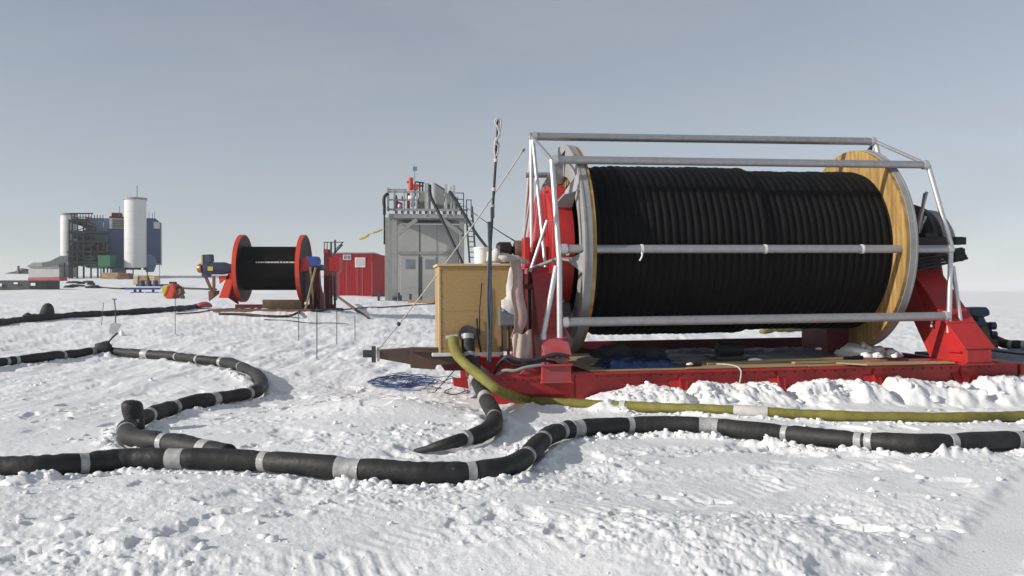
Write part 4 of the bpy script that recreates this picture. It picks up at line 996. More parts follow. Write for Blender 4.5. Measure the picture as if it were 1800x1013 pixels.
# left stand: orange-red curved support and brown braces
def S2(px, py, d=d0): return W(px, py, d)
m = MB().prism([S2(405, 469), S2(415, 469), S2(401, 524), S2(384, 524)], (0, .12, 0)); m.prism([S2(384, 486), S2(404.5, 484), S2(402, 491), S2(393, 493), S2(386, 499)], (0, .10, 0))
part('reel_stand', m, 'orange_red', sr, bevel=.01)
part('reel_stand', MB().prism([S2(398, 522, d0 + .6), S2(415, 468, d0 + .2), S2(420, 468, d0 + .2), S2(418, 535, d0 + .8)], (0, .12, 0)), 'dark_red', sr)
m = MB().bar(S2(361, 486), S2(376, 520), .12, .10); m.bar(S2(376, 486), S2(376, 515), .10, .10); m.prism([S2(366, 512), S2(384, 511), S2(383, 517), S2(367, 529)], (0, .15, 0))
part('motor_brace', m, 'rust_brown', sr)
mo = part('motor', MB().lathe([(-.42, .02), (-.42, .26), (.45, .26), (.62, .20), (.85, .17), (.85, .02)], W(377, 472, d0), AX, 28, close=False), 'blue_dark', sr, 35)
part('terminal_box', MB().prism([S2(354, 487, d0 - .1), S2(355, 448, d0 - .1), S2(370, 447, d0 - .1), S2(371, 459, d0 - .1), S2(366, 463, d0 - .1), S2(366, 487, d0 - .1)], (0, .4, 0)), 'blue_dark', mo, bevel=.01)
part('fan_guard', MB().lathe([(-.62, .02), (-.60, .14), (-.54, .19), (-.42, .20), (-.42, .02)], W(373, 472, d0), AX, 24, close=False), 'copper', mo, 35)
part('name_plate', wbox(365, 469, 374, 476, d0 - .29, .02), 'yellow', mo); part('face_plate', wbox(353.5, 448, 356, 466, d0 - .12, .3), 'yellow', mo)
# right side: red arm, blue gearbox, dark stand
part('tension_arm', MB().prism([S2(520, 462, d0 - 1.1), S2(540, 450, d0 - 1.1), S2(547, 466, d0 - 1.1), S2(545, 474, d0 - 1.1), S2(521, 480, d0 - 1.1)], (0, .3, 0)), 'red', sr, bevel=.01)
part('gearbox', MB().prism([S2(539, 451, d0 - 1.15), S2(557, 451, d0 - 1.15), S2(560, 458, d0 - 1.15), S2(559, 468, d0 - 1.15), S2(545, 469, d0 - 1.15)], (0, .5, 0)), 'blue', sr, bevel=.02)
part('reel_stand', MB().prism([S2(543, 555), S2(545, 480), S2(549, 470), S2(560, 470), S2(562, 500), S2(572, 548), S2(570, 556)], (0, .3, 0)), 'dark_red', sr, bevel=.01)
part('hydraulic_pack', MB().box((W(556, 0, d0).x, d0 - .5, W(0, 474, d0).z), (W(571, 0, d0).x, d0 + .2, W(0, 466, d0).z)), 'dark_grey', sr)
m = MB()
for k in range(7): m.box((W(546 + k * 3.8, 0, d0 - .4).x, d0 - .4 - .1 * (k % 3), zb + .05), (W(549 + k * 3.8, 0, d0).x, d0 - .1, zb + rr.uniform(.25, .8)))
part('valve_block', m, 'dark_red', sr, bevel=.01)
for a, b, lab in ((W(555, 470, d0 - 1.2), hit(536, 548), 'left leaning pale wooden prop of the crossed pair before the small reel'), (W(545, 470, d0 - 1.25), hit(552, 545), 'right leaning pale wooden prop of the crossed pair before the small reel')):
    solo('wooden_prop', lab, 'wooden prop', MB().bar(a, b, .07, .07), 'tan', b, 'crossed wooden props')
pa, pb = hit(600, 535), hit(648, 561)
solo('timber_pole', 'dark timber pole sloping into the snow right of the small reel', 'pole', MB().bar(pa + Vector((-.3, 0, .5)), pb, .10, .10), 'brown_steel', pb)
# red dolly machine beside it
d1 = 38.0; bs = onground(585, d1)
st = thing('winch_stand', 'tall narrow red steel stand with black levers between the small reel and the red hut', 'stand', bs)
B = lambda x0, y0, x1, y1, th=.4, d=d1: wbox(x0, y0, x1, y1, d, th)
zb1 = HY + (EYE - bs.z) * F / d1 + 1
part('column', B(569, 440, 579, zb1, .35), 'dark_red', st, bevel=.01); part('head_box', B(579, 452, 596, 478, .6), 'red', st, bevel=.02); part('cap', B(568.5, 438, 577, 446, .4, d1 - .02), 'red', st, bevel=.01)
for x in (582, 588): part('leg', MB().bar(W(x, 478, d1), W(x + 1, zb1, d1), .09, .09), 'dark_grey', st)
part('ladder_plate', B(586, 480, 592, 528, .1, d1 + .2), 'grey_paint', st)
m = MB(); 
for a, b in (((569, 426), (604, 426)), ((570, 426), (570, 440)), ((575, 426), (575, 440)), ((603, 426), (588, 440))): m.bar(W(*a, d1), W(*b, d1), .035, .035)
for a, b in (((582, 426), (582, 452)), ((589, 422), (589, 448)), ((602, 430), (588, 445))): m.bar(W(*a, d1), W(*b, d1), .07, .07)
part('lever_rack', m, 'dark_grey', st)
part('base_frame', B(566, zb1 - 8, 597, zb1, .8), 'rust_brown', st)
# cables round it
for i, (pts, r, lab) in enumerate((([(385, 552), (430, 553), (470, 556), (505, 556), (525, 549), (538, 540)], .05, 'black cable snaking along the front of the small reel sled'),
                                   ([(310, 552), (350, 549), (372, 545), (390, 546)], .03, 'thin dark cable left of the small reel sled'),
                                   ([(600, 545), (640, 541), (680, 540), (720, 537), (765, 534)], .035, 'thin dark cable running from the winch stand past the tower'))):
    P = [hit(x, y, r) for x, y in pts]; solo('cable', lab, 'cable', MB().sweep(crom(P, 5), r, 8), 'black', P[2], smooth='all')
rb = hit(358, 543); m = MB(); m.blob((rb.x, rb.y, rb.z + .14), (.40, .28, .22), 31, .18, 3, True)
solo('bag', 'small crimson bag on the snow at the end of the distant hose', 'bag', m, 'faded_red', rb, smooth='all')

# ------------------------------------------------------------------ red hut
d2 = 64.0; b2 = onground(628, d2)
ht = thing('hut', 'small red corrugated hut with pale window standing left of the grey tower', 'hut', b2)
x0, x1, xm = W(580, 0, d2).x, W(672, 0, d2).x, W(655, 0, d2).x
zt = W(0, 446, d2).z; zb2 = b2.z - .1
m = MB(); m.box((x0, d2, zb2), (xm, d2 + 3.2, zt)); m.prism([(xm + .001, d2, zb2), (xm + .001, d2, zt), (x1, d2 + 1.2, zt - .1), (x1, d2 + 1.2, zb2)], (0, 2.0, 0))
n = 26
for k in range(n):
    x = x0 + (xm - x0) * (k + .5) / n; m.box((x - .028, d2 - .03, zb2 + .05), (x + .028, d2 - .001, zt - .03))
part('wall', m, 'hut_red', ht)
part('roof', MB().box((x0 - .06, d2 - .08, zt + .004), (xm + .06, d2 + 3.2, zt + .09)), 'grey_paint', ht)
for xx in (596, 610, 628, 637, 654, 663):
    q = W(xx, 0, d2).x
    if q < xm: part('wall_trim', MB().box((q - .03, d2 - .055, zb2 + .1), (q + .03, d2 - .031, zt - .6)), 'pink_red', ht)
w = part('window', wbox(624, 453, 642, 470, d2 - .08, .06), 'white', ht); part('pane', wbox(625.5, 454.5, 640.5, 468.5, d2 - .09, .02), 'pale_grey', w)
w = part('vent', wbox(603, 448, 617, 457, d2 - .08, .06), 'white', ht); part('pane', wbox(604, 449, 609.5, 456, d2 - .09, .02), 'window', w); part('pane', wbox(610.5, 449, 616, 456, d2 - .09, .02), 'window', w)
part('base_frame', MB().box((x0, d2 - .1, zb2 - .05), (xm, d2 + .2, zb2 + .12)), 'pink_red', ht)

# ------------------------------------------------------------------ drilling tower
d3 = 56.0; b3 = onground(745, d3); zg = b3.z
tw = thing('tower', 'tall pale grey steel tower with a railed platform on top behind the crate', 'tower', b3)
zx = lambda y, d=d3: W(0, y, d).z
xx_ = lambda x, d=d3: W(x, 0, d).x
TD = 4.4
part('wall', MB().box((xx_(699), d3 + 1.250, zg), (xx_(806), d3 + TD, zx(392))), 'tower_panel', tw)
for x in (737, 768):
    part('panel_seam', MB().box((xx_(x) - .03, d3 + 1.235, zg), (xx_(x) + .03, d3 + 1.249, zx(393))), 'dark_grey' if x == 737 else 'tower_grey', tw)
part('floor_band', MB().box((xx_(699), d3 + 1.190, zx(446)), (xx_(808), d3 + 1.248, zx(441))), 'tower_grey', tw)
for (a, b) in ((703, 735), (742, 766)):
    dr_ = part('door', MB().box((xx_(a), d3 + 1.200, zg + .1), (xx_(b), d3 + 1.249, zx(450))), 'tower_panel', tw, bevel=.01)
    mid = (a + b) / 2 + 1; part('window', MB().box((xx_(mid - 8), d3 + 1.180, zx(472)), (xx_(mid + 8), d3 + 1.199, zx(455))), 'window', dr_)
part('door_frame', MB().box((xx_(739), d3 + 1.190, zg + .1), (xx_(741), d3 + 1.249, zx(450))), 'dark_grey', tw)
cols = []
for (a, b, dd) in ((674, 680, 2.2), (681, 688.5, 1.2), (690, 698.5, 0)):
    part('column', MB().box((xx_(a), d3 + dd, zg - .2), (xx_(b), d3 + dd + .3, zx(378))), 'tower_grey', tw, bevel=.01)
part('column', MB().box((xx_(807), d3, zg - .2), (xx_(816), d3 + .3, zx(386))), 'tower_grey', tw, bevel=.01)
part('column', MB().box((xx_(690), d3 + TD, zg), (xx_(698), d3 + TD + .3, zx(378))), 'tower_grey', tw); part('column', MB().box((xx_(807), d3 + TD, zg), (xx_(816), d3 + TD + .3, zx(386))), 'tower_grey', tw)
part('gap_shade_panel', MB().box((xx_(678.5), d3 + 2.7, zg), (xx_(694), d3 + 2.8, zx(384.2))), 'dark_grey', tw)  # dark sheet added to stand in for the shade between the left columns
part('platform', MB().box((xx_(684), d3 - .15, zx(384)), (xx_(822), d3 + TD + .4, zx(377))), 'tower_grey', tw, bevel=.01)
m = MB()
for k in range(12): m.box((xx_(695 + k * 10.4), d3 - .2, zx(376.5)), (xx_(699.5 + k * 10.4), d3 - .05, zx(371.5)))
part('toe_blocks', m, 'dark_grey', tw); part('toe_rail', MB().box((xx_(684), d3 - .2, zx(371)), (xx_(822), d3 - .08, zx(367.5))), 'tower_grey', tw)
for a, b in (((700, 412), (733, 386)), ((812, 412), (778, 386))):
    part('brace', MB().bar(W(*a, d3), W(*b, d3), .28, .25), 'tower_grey', tw, bevel=.01)
for x in (683, 694, 711, 726, 733): part('rail_post', MB().bar(W(x, 372, d3), W(x, 334 if x > 684 else 331, d3), .13 if x < 696 else .08, .13), 'tower_grey', tw)
for y, a, b in ((334, 683, 716), (338, 684, 745), (352, 684, 735)): part('railing', MB().bar(W(a, y, d3), W(b, y, d3), .07, .10), 'tower_grey', tw)
for x, y0, y1, w in ((748.5, 322, 380, .16), (753, 322, 376, .10), (763.5, 321, 382, .11), (783.5, 324, 382, .16), (792.5, 328, 380, .10), (798, 325, 379, .14)):
    part('mast_post', MB().bar(W(x, y1, d3 - .1), W(x, y0, d3 - .1), w, w), 'tower_panel', tw)
part('sloped_roof', MB().prism([W(763, 320, d3 + .4), W(783, 332, d3 + .4), W(783, 334, d3 + .4), W(763, 322, d3 + .4)], (0, 2.5, 0)), 'dark_grey', tw)
part('side_screen', MB().prism([W(765, 323, d3 + .6), W(782, 334, d3 + .6), W(782, 367, d3 + .6), W(768, 367, d3 + .6)], (0, .1, 0)), 'tower_grey', tw)
part('side_screen', MB().prism([W(740, 338, d3 + .5), W(748, 336, d3 + .5), W(748, 367, d3 + .5), W(735, 367, d3 + .5)], (0, .15, 0)), 'tower_grey', tw)
part('side_screen', MB().prism([W(785, 340, d3 + .5), W(797, 336, d3 + .5), W(805, 367, d3 + .5), W(785, 367, d3 + .5)], (0, .15, 0)), 'tower_grey', tw)
m = MB().tube(W(724, 335, d3 + .8), W(724, 313, d3 + .8), .16, 16); m.box((xx_(715), d3 + .7, zx(320)), (xx_(721), d3 + .9, zx(316))); m.box((xx_(726), d3 + .6, zx(331)), (xx_(735), d3 + 1, zx(322)))
part('red_hoist', m, 'orange_red', tw, 35)
m = MB().prism([W(694, 368, d3 + .6), W(694, 345, d3 + .6), W(699, 343, d3 + .6), W(702, 355, d3 + .6), W(709, 357, d3 + .6), W(709, 368, d3 + .6)], (0, .5, 0)); m.box((xx_(715), d3 + .6, zx(367)), (xx_(720), d3 + 1.1, zx(338))); m.box((xx_(705.5), d3 + .6, zx(352)), (xx_(708), d3 + .9, zx(344)))
part('winch', m, 'dark_red', tw, 35)
m = MB().blob(tuple(W(704, 363, d3 + .4)), (.14, .14, .14), 2, .1); m.blob(tuple(W(727, 359, d3 + .4)), (.18, .18, .22), 4, .15); m.box((xx_(717), d3 + .5, zx(351)), (xx_(729), d3 + .7, zx(343)))
part('winch_lamp', m, 'white', tw, 'all')
m = MB().tube(W(733, 320, d3 + .9), W(748, 322, d3 + .9), .05, 8)
for a, b in (((732, 320), (732, 345)), ((740, 321), (740, 345)), ((745, 322), (745, 340)), ((730, 327), (747, 327)), ((736, 338), (745, 338)), ((740, 345), (735, 366))): m.bar(W(*a, d3 + .9), W(*b, d3 + .9), .10, .10)
part('pulley_rig', m, 'dark_grey', tw)
m = MB(); rq = random.Random(6)
for k in range(16):
    x = rq.uniform(738, 806); y = rq.uniform(338, 364); w = rq.uniform(1.5, 5); h = rq.uniform(3, 12)
    m.box((xx_(x), d3 + 1 + k * .13, zx(y + h if y + h < 367 else 367)), (xx_(x + w), d3 + 1.08 + k * .13, zx(y)))
for a, b in (((742, 366), (752, 335)), ((757, 345), (757, 367)), ((770, 340), (781, 350)), ((768, 352), (783, 345)), ((786, 350), (804, 352)), ((775, 330), (775, 367))): m.bar(W(*a, d3 + .8), W(*b, d3 + .8), .14, .14)
part('rooftop_machinery', m, 'dark_grey', tw)
m = MB()
for x in (799, 815.5): m.bar(W(x, 380, d3 + .3), W(x, 339, d3 + .3), .06, .06)
for y in (339, 350, 362): m.bar(W(798, y, d3 + .3), W(816, y, d3 + .3), .05, .05)
for a, b in (((802, 345), (812, 365)), ((806, 345), (806, 372)), ((800, 355), (812, 358))): m.bar(W(*a, d3 + .6), W(*b, d3 + .6), .05, .05)
part('side_railing', m, 'dark_grey', tw)
m = MB()
for a, b in (((819, 384), (824, 462)), ((829, 362), (835, 462))): m.bar(W(*a, d3 - .3), W(*b, d3 - .6), .10, .08)
for k in range(8): y = 388 + k * 9.2; m.bar(W(819.3 + k * .6, y, d3 - .32 - k * .03), W(829.5 + k * .6, y, d3 - .32 - k * .03), .06, .06)
for x in (820, 828): m.bar(W(x, 382, d3 - .2), W(x - .5, 350, d3 - .2), .06, .06)
m.bar(W(819.5, 351, d3 - .2), W(828, 351, d3 - .2), .05, .05)
part('ladder', m, 'dark_grey', tw)
m = MB().sweep(crom([W(675, 362, d3 - .3), W(675, 350, d3 - .3), W(678, 344, d3 - .3), W(683, 341, d3 - .3)], 5), .11, 10); m.bar(W(676, 378, d3 - .2), W(676, 362, d3 - .2), .18, .18); m.bar(W(676.5, 430, d3 + .1), W(676.5, 378, d3 + .1), .1, .1)
part('exhaust_pipe', m, 'black', tw, 40)
part('base_slab', MB().box((xx_(668), d3 - .6, zg - .25), (xx_(800), d3 + .45, zg + .09)), 'tower_grey', tw)
m = MB()
for x, h in ((700, .7), (703, .5), (720, .6), (665, .8), (694, .4)): m.box((xx_(x), d3 - .4, zg + .091), (xx_(x + 4), d3 - .1, zg + h * .9))
part('base_gear', m, 'blue_dark', tw)
fl = part('flag_staff', MB().bar(W(730, 334, d3 + .5), W(730.5, 290, d3 + .5), .03, .03), 'dark_grey', tw)
part('flag', MB().box((xx_(725.5), d3 + .46, zx(299)), (xx_(733), d3 + .50, zx(291.5))), 'bldg_slate', fl)
m = MB().sweep(crom([W(676, 402, d3 - .2), W(664, 407, d3 - .4), W(652, 411, d3 - .5), W(640, 418, d3 - .6), W(631, 420, d3 - .6)], 5), [.02] * 3 + [.07] * 6 + [.03] * 3 + [.09] * 8 + [.03], 6, sq=1.0)
solo('streamer', 'torn yellow warning tape streaming from the left side of the tower', 'tape', m, 'yellow', W(676, 402, d3 - .2))
for i, (pts, r, lab) in enumerate((([(755, 326, 55.6), (757, 345, 55.2), (771, 374, 54), (792, 418, 52.5), (813, 462, 51)], .12, 'black hose slanting down from the middle of the tower platform'),
                                   ([(791, 338, 55.4), (800, 351, 54), (818, 380, 51), (838, 412, 48), (858, 438, 45)], .11, 'black hose slanting down from the right side of the tower platform'),
                                   ([(817, 363, 54), (840, 380, 42), (870, 402, 28), (905, 424, 15)], .02, 'thin black cable strung from the tower to the big reel'))):
    P = crom([W(*p) for p in pts], 6); k = len(P)
    solo('sloping_hose' if i < 2 else 'cable', lab, 'hose' if i < 2 else 'cable', MB().sweep(P, [r * (1 - .35 * j / k) for j in range(k)], 10), 'black', P[-1], smooth='all')
tw.rotation_euler.z = 0.09
lp = solo('lumber_pile', 'pale lumber lying on the snow at the foot of the grey tower', 'lumber', MB().box((xx_(722), d3 - 1.6, zg - .1), (xx_(768), d3 - .8, zg + .16)), 'tan', W(740, 526, d3 - 1.6), bevel=.02)

# ------------------------------------------------------------------ laboratory building in the haze
d4 = 128.0; b4 = onground(195, d4); zg4 = b4.z
X4B = lambda x: (x - 900) / F * d4
lab = thing('laboratory', 'large blue clad building between two white cylindrical towers in the haze at left', 'building', (X4B(195), d4, b4.z))
X4 = lambda x, d=d4: (x - 900) / F * d
Z4 = lambda y, d=d4: EYE - (y - HY) / F * d
TH4 = 0.38; C4 = (X4(195), d4)
def P4(px, py, v, v1=None):
    """facade point seen at (px, py), v metres behind the facade line, before the building is turned"""
    ct, sn = math.cos(TH4), math.sin(TH4); k = (px - 900) / F
    u = (k * (C4[1] + v * ct) - (C4[0] - v * sn)) / (ct - k * sn)
    Y = C4[1] + u * sn + v * ct
    return (C4[0] + u, C4[1] + (v if v1 is None else v1), EYE - (py - HY) / F * Y)
def G4(px, z, v): x, y, _ = P4(px, 480, v); return (x, y, z)
part('wall', MB().box(P4(150, 470, + 2), P4(191, 384, + 2, + 11)), 'bldg_slate', lab)
m = MB().box(P4(191.2, 472, + 1.6), P4(232, 402, + 1.6, + 11)); m.box(P4(191.2, 401.9, + 3), P4(232, 385, + 3, + 11))
part('wall', m, 'bldg_blue', lab)
m = MB().prism([P4(240, 465, + 1.6), P4(282, 463, + 1.6), P4(282.5, 392, + 1.6), P4(273, 384, + 1.6), P4(240, 383, + 1.6)], (0, 9, 0))
part('wall', m, 'bldg_blue', lab)
part('edge_trim', MB().box(P4(282.6, 465, + 1.5), P4(284, 392, + 1.5, + 10)), 'white_panel', lab)
part('window', MB().box(P4(270, 402, + 1.45), P4(281, 390.5, + 1.45, + 1.59)), 'white_panel', lab)
w = part('window', MB().box(P4(193, 401.5, + 1.3), P4(219, 384.5, + 1.3, + 2.9)), 'pale_grey', lab)
m = MB()
for k in range(5): m.box(P4(198, 399.8 - k * 3, + 1.2), P4(218, 398.6 - k * 3, + 1.2, + 1.29))
part('louvre', m, 'haze_grey', w)
part('window_edge', MB().box(P4(192, 402, + 1.15), P4(196.5, 383.5, + 1.15, + 1.285)), 'white', w)
part('window', MB().box(P4(181, 400, + 1.85), P4(182.5, 391, + 1.85, + 1.99)), 'white', lab)
part('roof_unit', MB().box(P4(196, 384.9, + 3), P4(214, 374.5, + 3, + 6)), 'dark_red', lab); part('roof_unit', MB().box(P4(192, 384.4, + 2.5), P4(218, 381, + 2.5, + 2.95)), 'dark_red', lab)
def whitetower(px0, px1, y0, y1, v):
    a = P4(px0, y1, v); b = P4(px1, y0, v); top = P4((px0 + px1) / 2, y0, v)[2]; bot = P4((px0 + px1) / 2, y1, v)[2]
    c = ((a[0] + b[0]) / 2, a[1], 0); r = (b[0] - a[0]) / 2
    t = part('tower_cylinder', MB().lathe([(bot, .02), (bot, r), (top, r), (top + .02, .02)], c, (0, 0, 1), 28, close=False), 'white_panel', lab, 25)
    m = MB()
    for q in range(1, 5): zz = bot + (top - bot) * q / 5; m.lathe([(zz - .02, r + .001), (zz - .02, r + .012), (zz + .02, r + .012), (zz + .02, r + .001)], c, (0, 0, 1), 28)
    part('panel_seam', m, 'pale_grey', t, 25)
    part('tower_rim', MB().lathe([(top - .25, r + .003), (top - .25, r + .12), (top + .05, r + .12), (top + .05, r + .003)], c, (0, 0, 1), 28), 'grey_paint', t, 25)
whitetower(218, 257.5, 349, 471, -3); whitetower(106, 134, 376, 462, 4)
part('mast', MB().bar(P4(241, 349, - 3), P4(241, 326, - 3), .10, .10), 'grey_paint', lab)
part('support_leg', MB().box(G4(233, zg4 - .3, - 2), P4(235, 471, - 1.8)), 'dark_grey', lab); part('support_leg', MB().box(G4(258, zg4 - .3, - 1), P4(260, 468, - .8)), 'dark_grey', lab)
part('support_leg', MB().box(G4(280, zg4 - .3, + 2), P4(281, 464, + 2.2)), 'grey_paint', lab)
part('tower_collar', MB().box(P4(222, 474, - 3.4), P4(246, 471.2, - 3.4, - 2.6)), 'dark_grey', lab)
for x in (220, 243, 252): part('tower_foot', MB().box(P4(x, 474.5, - 3.9), P4(x + 5, 470.2, - 3.9, - 3.4)), 'black', lab)
part('lower_duct', MB().prism([P4(256, 478, - .2), P4(256, 449, - .2), P4(264, 447, - .2), P4(272, 452, - .2), P4(276, 462, - .2), P4(270, 478, - .2)], (0, 1.7, 0)), 'bldg_slate', lab)
part('undercroft', MB().box(G4(196, zg4, + 3), P4(222, 472.5, + 9)), 'grey_paint', lab)
# the open stair tower: posts, floors, flights and braces
m = MB(); fl_y = [462, 443, 425, 408, 388]
for x in (122, 127, 136, 147, 160, 172, 182, 189):
    for dd in (-2.2, 0.6): m.bar(G4(x, zg4 - .2, + dd), P4(x, 388 if x < 150 else 420, + dd), .22, .22)
part('stair_posts', m, 'lattice', lab)
for k, y in enumerate(fl_y): part('stair_landing', MB().box(P4(120, y + 1, - 2.4), P4(150 if y < 400 else 190, y - 1.2, - 2.4, + .9)), 'lattice', lab)
for k in range(6):
    y0 = 468 - k * 13; a, b = ((128, 168), (168, 128))[k % 2]
    m = MB().bar(P4(a, y0, - 1.6 + .8 * (k % 2)), P4(b, y0 - 14, - 1.6 + .8 * (k % 2)), 1.0, .55)
    m.bar(P4(a, y0 - 8, - 2.1 + .8 * (k % 2)), P4(b, y0 - 22, - 2.1 + .8 * (k % 2)), .12, .12)
    part('stair_flight', m, 'lattice', lab)
m = MB(); rr = random.Random(8)
for k in range(46):
    x = rr.uniform(120, 186); y = rr.uniform(428, 470); m.bar(P4(x, y, - 2.3 + rr.random() * 2), P4(x + rr.uniform(-14, 14), y - rr.uniform(6, 18), - 2.3 + rr.random() * 2), .14, .16)
for k in range(14): m.box(P4(122 + k * 4.6, 462, - .2), P4(125.4 + k * 4.6, 430 + 8 * rr.random(), - .2, + .2))
part('stair_bracing', m, 'lattice', lab)
part('stair_screen', MB().prism([P4(128, 468, - .1), P4(126, 430, - .1), P4(150, 408, - .1), P4(176, 412, - .1), P4(176, 468, - .1)], (0, .2, 0)), 'bldg_slate', lab)
m = MB()
for x in range(126, 186, 5): m.bar(P4(x, 388, - 1), P4(x, 375 + (3 if x > 162 else 0), - 1), .10, .10)
m.bar(P4(122, 375.5, - 1), P4(164, 375.5, - 1), .12, .18); m.bar(P4(126, 382, - 1), P4(160, 382, - 1), .10, .12)
part('roof_railing', m, 'lattice', lab)
part('roof_beam', MB().box(P4(126, 388, - 1.2), P4(158, 385, - 1.2, - .6)), 'dark_red', lab)
m = MB()
for x in (210, 262, 268, 272): m.bar(P4(x, 385, + 3), P4(x, 363 if x == 210 else 371 + (x % 5), + 3), .08, .08)
part('roof_antenna', m, 'grey_paint', lab)
# ramp with legs
part('entry_ramp', MB().prism([P4(74, 470, - 2), P4(92, 468, - 2), P4(108, 462, - 2), P4(120, 460, - 2), P4(120, 450, - 2), P4(106, 450, - 2), P4(88, 459, - 2), P4(74, 462, - 2)], (0, 1.5, 0)), 'grey_paint', lab)
for x in (112, 124, 134, 146): part('pillar', MB().box(G4(x, zg4 - .3, - 1.5), P4(x + 3, 462, - 1.2)), 'grey_paint' if x > 130 else 'lattice', lab)
lab.rotation_euler.z = TH4
# things round the laboratory
def small(name, label, cat, px0, py0, px1, py1, d, th, m, group=None, bevel=.03):
    b = onground((px0 + px1) / 2, d); zb = min(b.z - .05, W(0, py1, d).z)
    mb = wbox(px0, py0, px1, py1, d, th); return solo(name, label, cat, mb, m, W((px0 + px1) / 2, py1, d), group, bevel=bevel)
hb = thing('storage_hut', 'low pale grey hut with sloping roof left of the blue building', 'hut', W(78, 486, d4 - 1))
part('wall', MB().box((X4(50), d4 + 0, zg4 - .6), (X4(104), d4 + 5, Z4(469))), 'pale_grey', hb); part('roof', MB().prism([(X4(48), d4 - .3, Z4(468.8)), (X4(60), d4 - .3, Z4(462)), (X4(90), d4 - .3, Z4(461)), (X4(105), d4 - .3, Z4(468.8))], (0, 5.5, 0)), 'grey_paint', hb)
gt = thing('container', 'bright green container under the stairs of the blue building', 'container', W(184, 487, d4 - 4))
part('body', wbox(172, 449, 194, 469, d4 - 4, 2), 'green', gt, bevel=.05)
m = MB()
for x in (174, 180, 186, 191): m.box((X4(x, d4 - 4), d4 - 3.6, W(0, 490, d4).z), (X4(x + 1, d4 - 4), d4 - 3.4, W(0, 469.1, d4 - 4).z))
part('trestle', m, 'dark_grey', gt)
m = MB()
for k in range(4): m.box((X4(172 + k * .8), d4 - 4.06, Z4(451 + k * 5, d4 - 4)), (X4(194 - k * .3), d4 - 4.005, Z4(450.4 + k * 5, d4 - 4)))
part('rib', m, 'green', gt)
def lumber(label, px0, py0, px1, py1, d, seed, m1='tan'):
    r_ = random.Random(seed); mb = MB(); rows = 4; h = (py1 - py0) / rows
    for k in range(rows):
        a = px0 + r_.uniform(0, 2.5); b = px1 - r_.uniform(0, 2.5)
        mb.box((X4(a, d), d + r_.uniform(0, .2), Z4(py0 + (k + 1) * h, d)), (X4(b, d), d + 1.6, Z4(py0 + k * h + .35, d)))
    solo('lumber_stack', label, 'lumber', mb, m1, W((px0 + px1) / 2, py1, d), 'timber stacks by the blue building')
lumber('tan timber stack below the green container', 177, 479, 208, 491, d4 - 7, 1); lumber('brown timber stack between the green container and the white tower', 206, 480, 228, 493, d4 - 8, 2, 'rust_brown')
d5 = 88.0
lumber('pale crates stacked at the foot of the white tower, left one', 233, 484, 243, 502, d5, 3, 'pale_wood'); lumber('pale crates stacked at the foot of the white tower, middle one', 244, 484, 258, 502, d5, 4, 'tan'); lumber('pale crates stacked at the foot of the white tower, right one', 259, 485, 272, 502, d5, 5, 'pale_wood')
pp = onground(62, 112)
solo('barge', 'long faded red sled bed half hidden behind the dark box at far left', 'sled bed', MB().prism([W(49, 495, 112), W(49, 488, 112), W(104, 487, 112), W(105, 494, 112)], (0, 2, 0)), 'pink_red', W(75, 495, 112), bevel=.03)
bx = thing('long_box', 'long low black box with pale labels at the far left edge', 'box', onground(30, 78))
part('body', wbox(-70, 493, 83, 510, 78, 2.2), 'dark_grey', bx, bevel=.03); part('panel', wbox(52, 494.5, 82, 507.5, 77.9, .08), 'black', bx)
for a, b, y in ((-4, 3, 501), (24, 31, 498), (54, 62, 500)): part('sticker', wbox(a, y - 2.5 * (.6 if a == 24 else 1), b, y + 2.5 * (.6 if a == 24 else 1), 77.86, .03), 'white', bx)
m = MB(); c = W(38, 490, 150)
m.blob((c.x, c.y, c.z), (2.4, 1.5, 1.7), 91, .25, 3); m.blob((c.x - 2, c.y, c.z - .7), (1.5, 1.2, .8), 92, .25, 3); m.bar((c.x, c.y - 1, c.z), (c.x, c.y - 1, c.z + 2.2), .3, .3)
solo('equipment_pile', 'dim grey tarpaulin covered pile with a short post in the haze at far left', 'pile', m, 'haze_grey', c, smooth='all')
# strewn dark gear on the snow
rr = random.Random(15)
for k in range(14):
    px = rr.uniform(88, 165); d = rr.uniform(84, 104); b = onground(px, d); s = rr.uniform(.25, .8); mb = MB(); mb.blob((b.x, b.y, b.z + .05), (s, .4, rr.uniform(.12, .3)), 200 + k, .35, 2, True)
    solo('debris', 'dark scrap lying on the snow before the blue building', 'debris', mb, 'charcoal', b, 'dark scraps on the snow', smooth=50)
P = [onground(x, d) for x, d in ((160, 92), (180, 84), (215, 80), (260, 84), (300, 82), (345, 80), (380, 78))]
solo('cable', 'thin dark cable running behind the blue sled toward the small reel', 'cable', MB().sweep(crom([p + Vector((0, 0, .08)) for p in P], 5), .10, 6), 'black', P[3], smooth='all')

# blue sled with barrels
d6 = 70.0; b6 = onground(252, d6)
bs_ = thing('cargo_sled', 'blue flatbed sled standing on the snow in front of the white tower', 'sled', b6)
h0 = b6.z
xb = lambda x: (x - 900) / F * d6
part('deck', MB().box((xb(221), d6, h0 + .42), (xb(281), d6 + 1.8, h0 + .52)), 'white', bs_)
part('side_rail', MB().box((xb(220), d6 - .1, h0 + .25), (xb(282), d6 - .005, h0 + .41)), 'blue', bs_); part('side_rail', MB().box((xb(222), d6 + 1.81, h0 + .50), (xb(283), d6 + 1.9, h0 + .72)), 'blue', bs_)
for x in (234, 243, 266): part('strut', MB().box((xb(x), d6 + .1, h0 + .06), (xb(x + 3), d6 + .3, h0 + .42)), 'blue', bs_)
for x in (228, 254): part('runner', MB().bar((xb(x), d6 + .2, h0 + .03), (xb(x + 22), d6 + .2, h0 + .03), .25, .07), 'dark_grey', bs_)
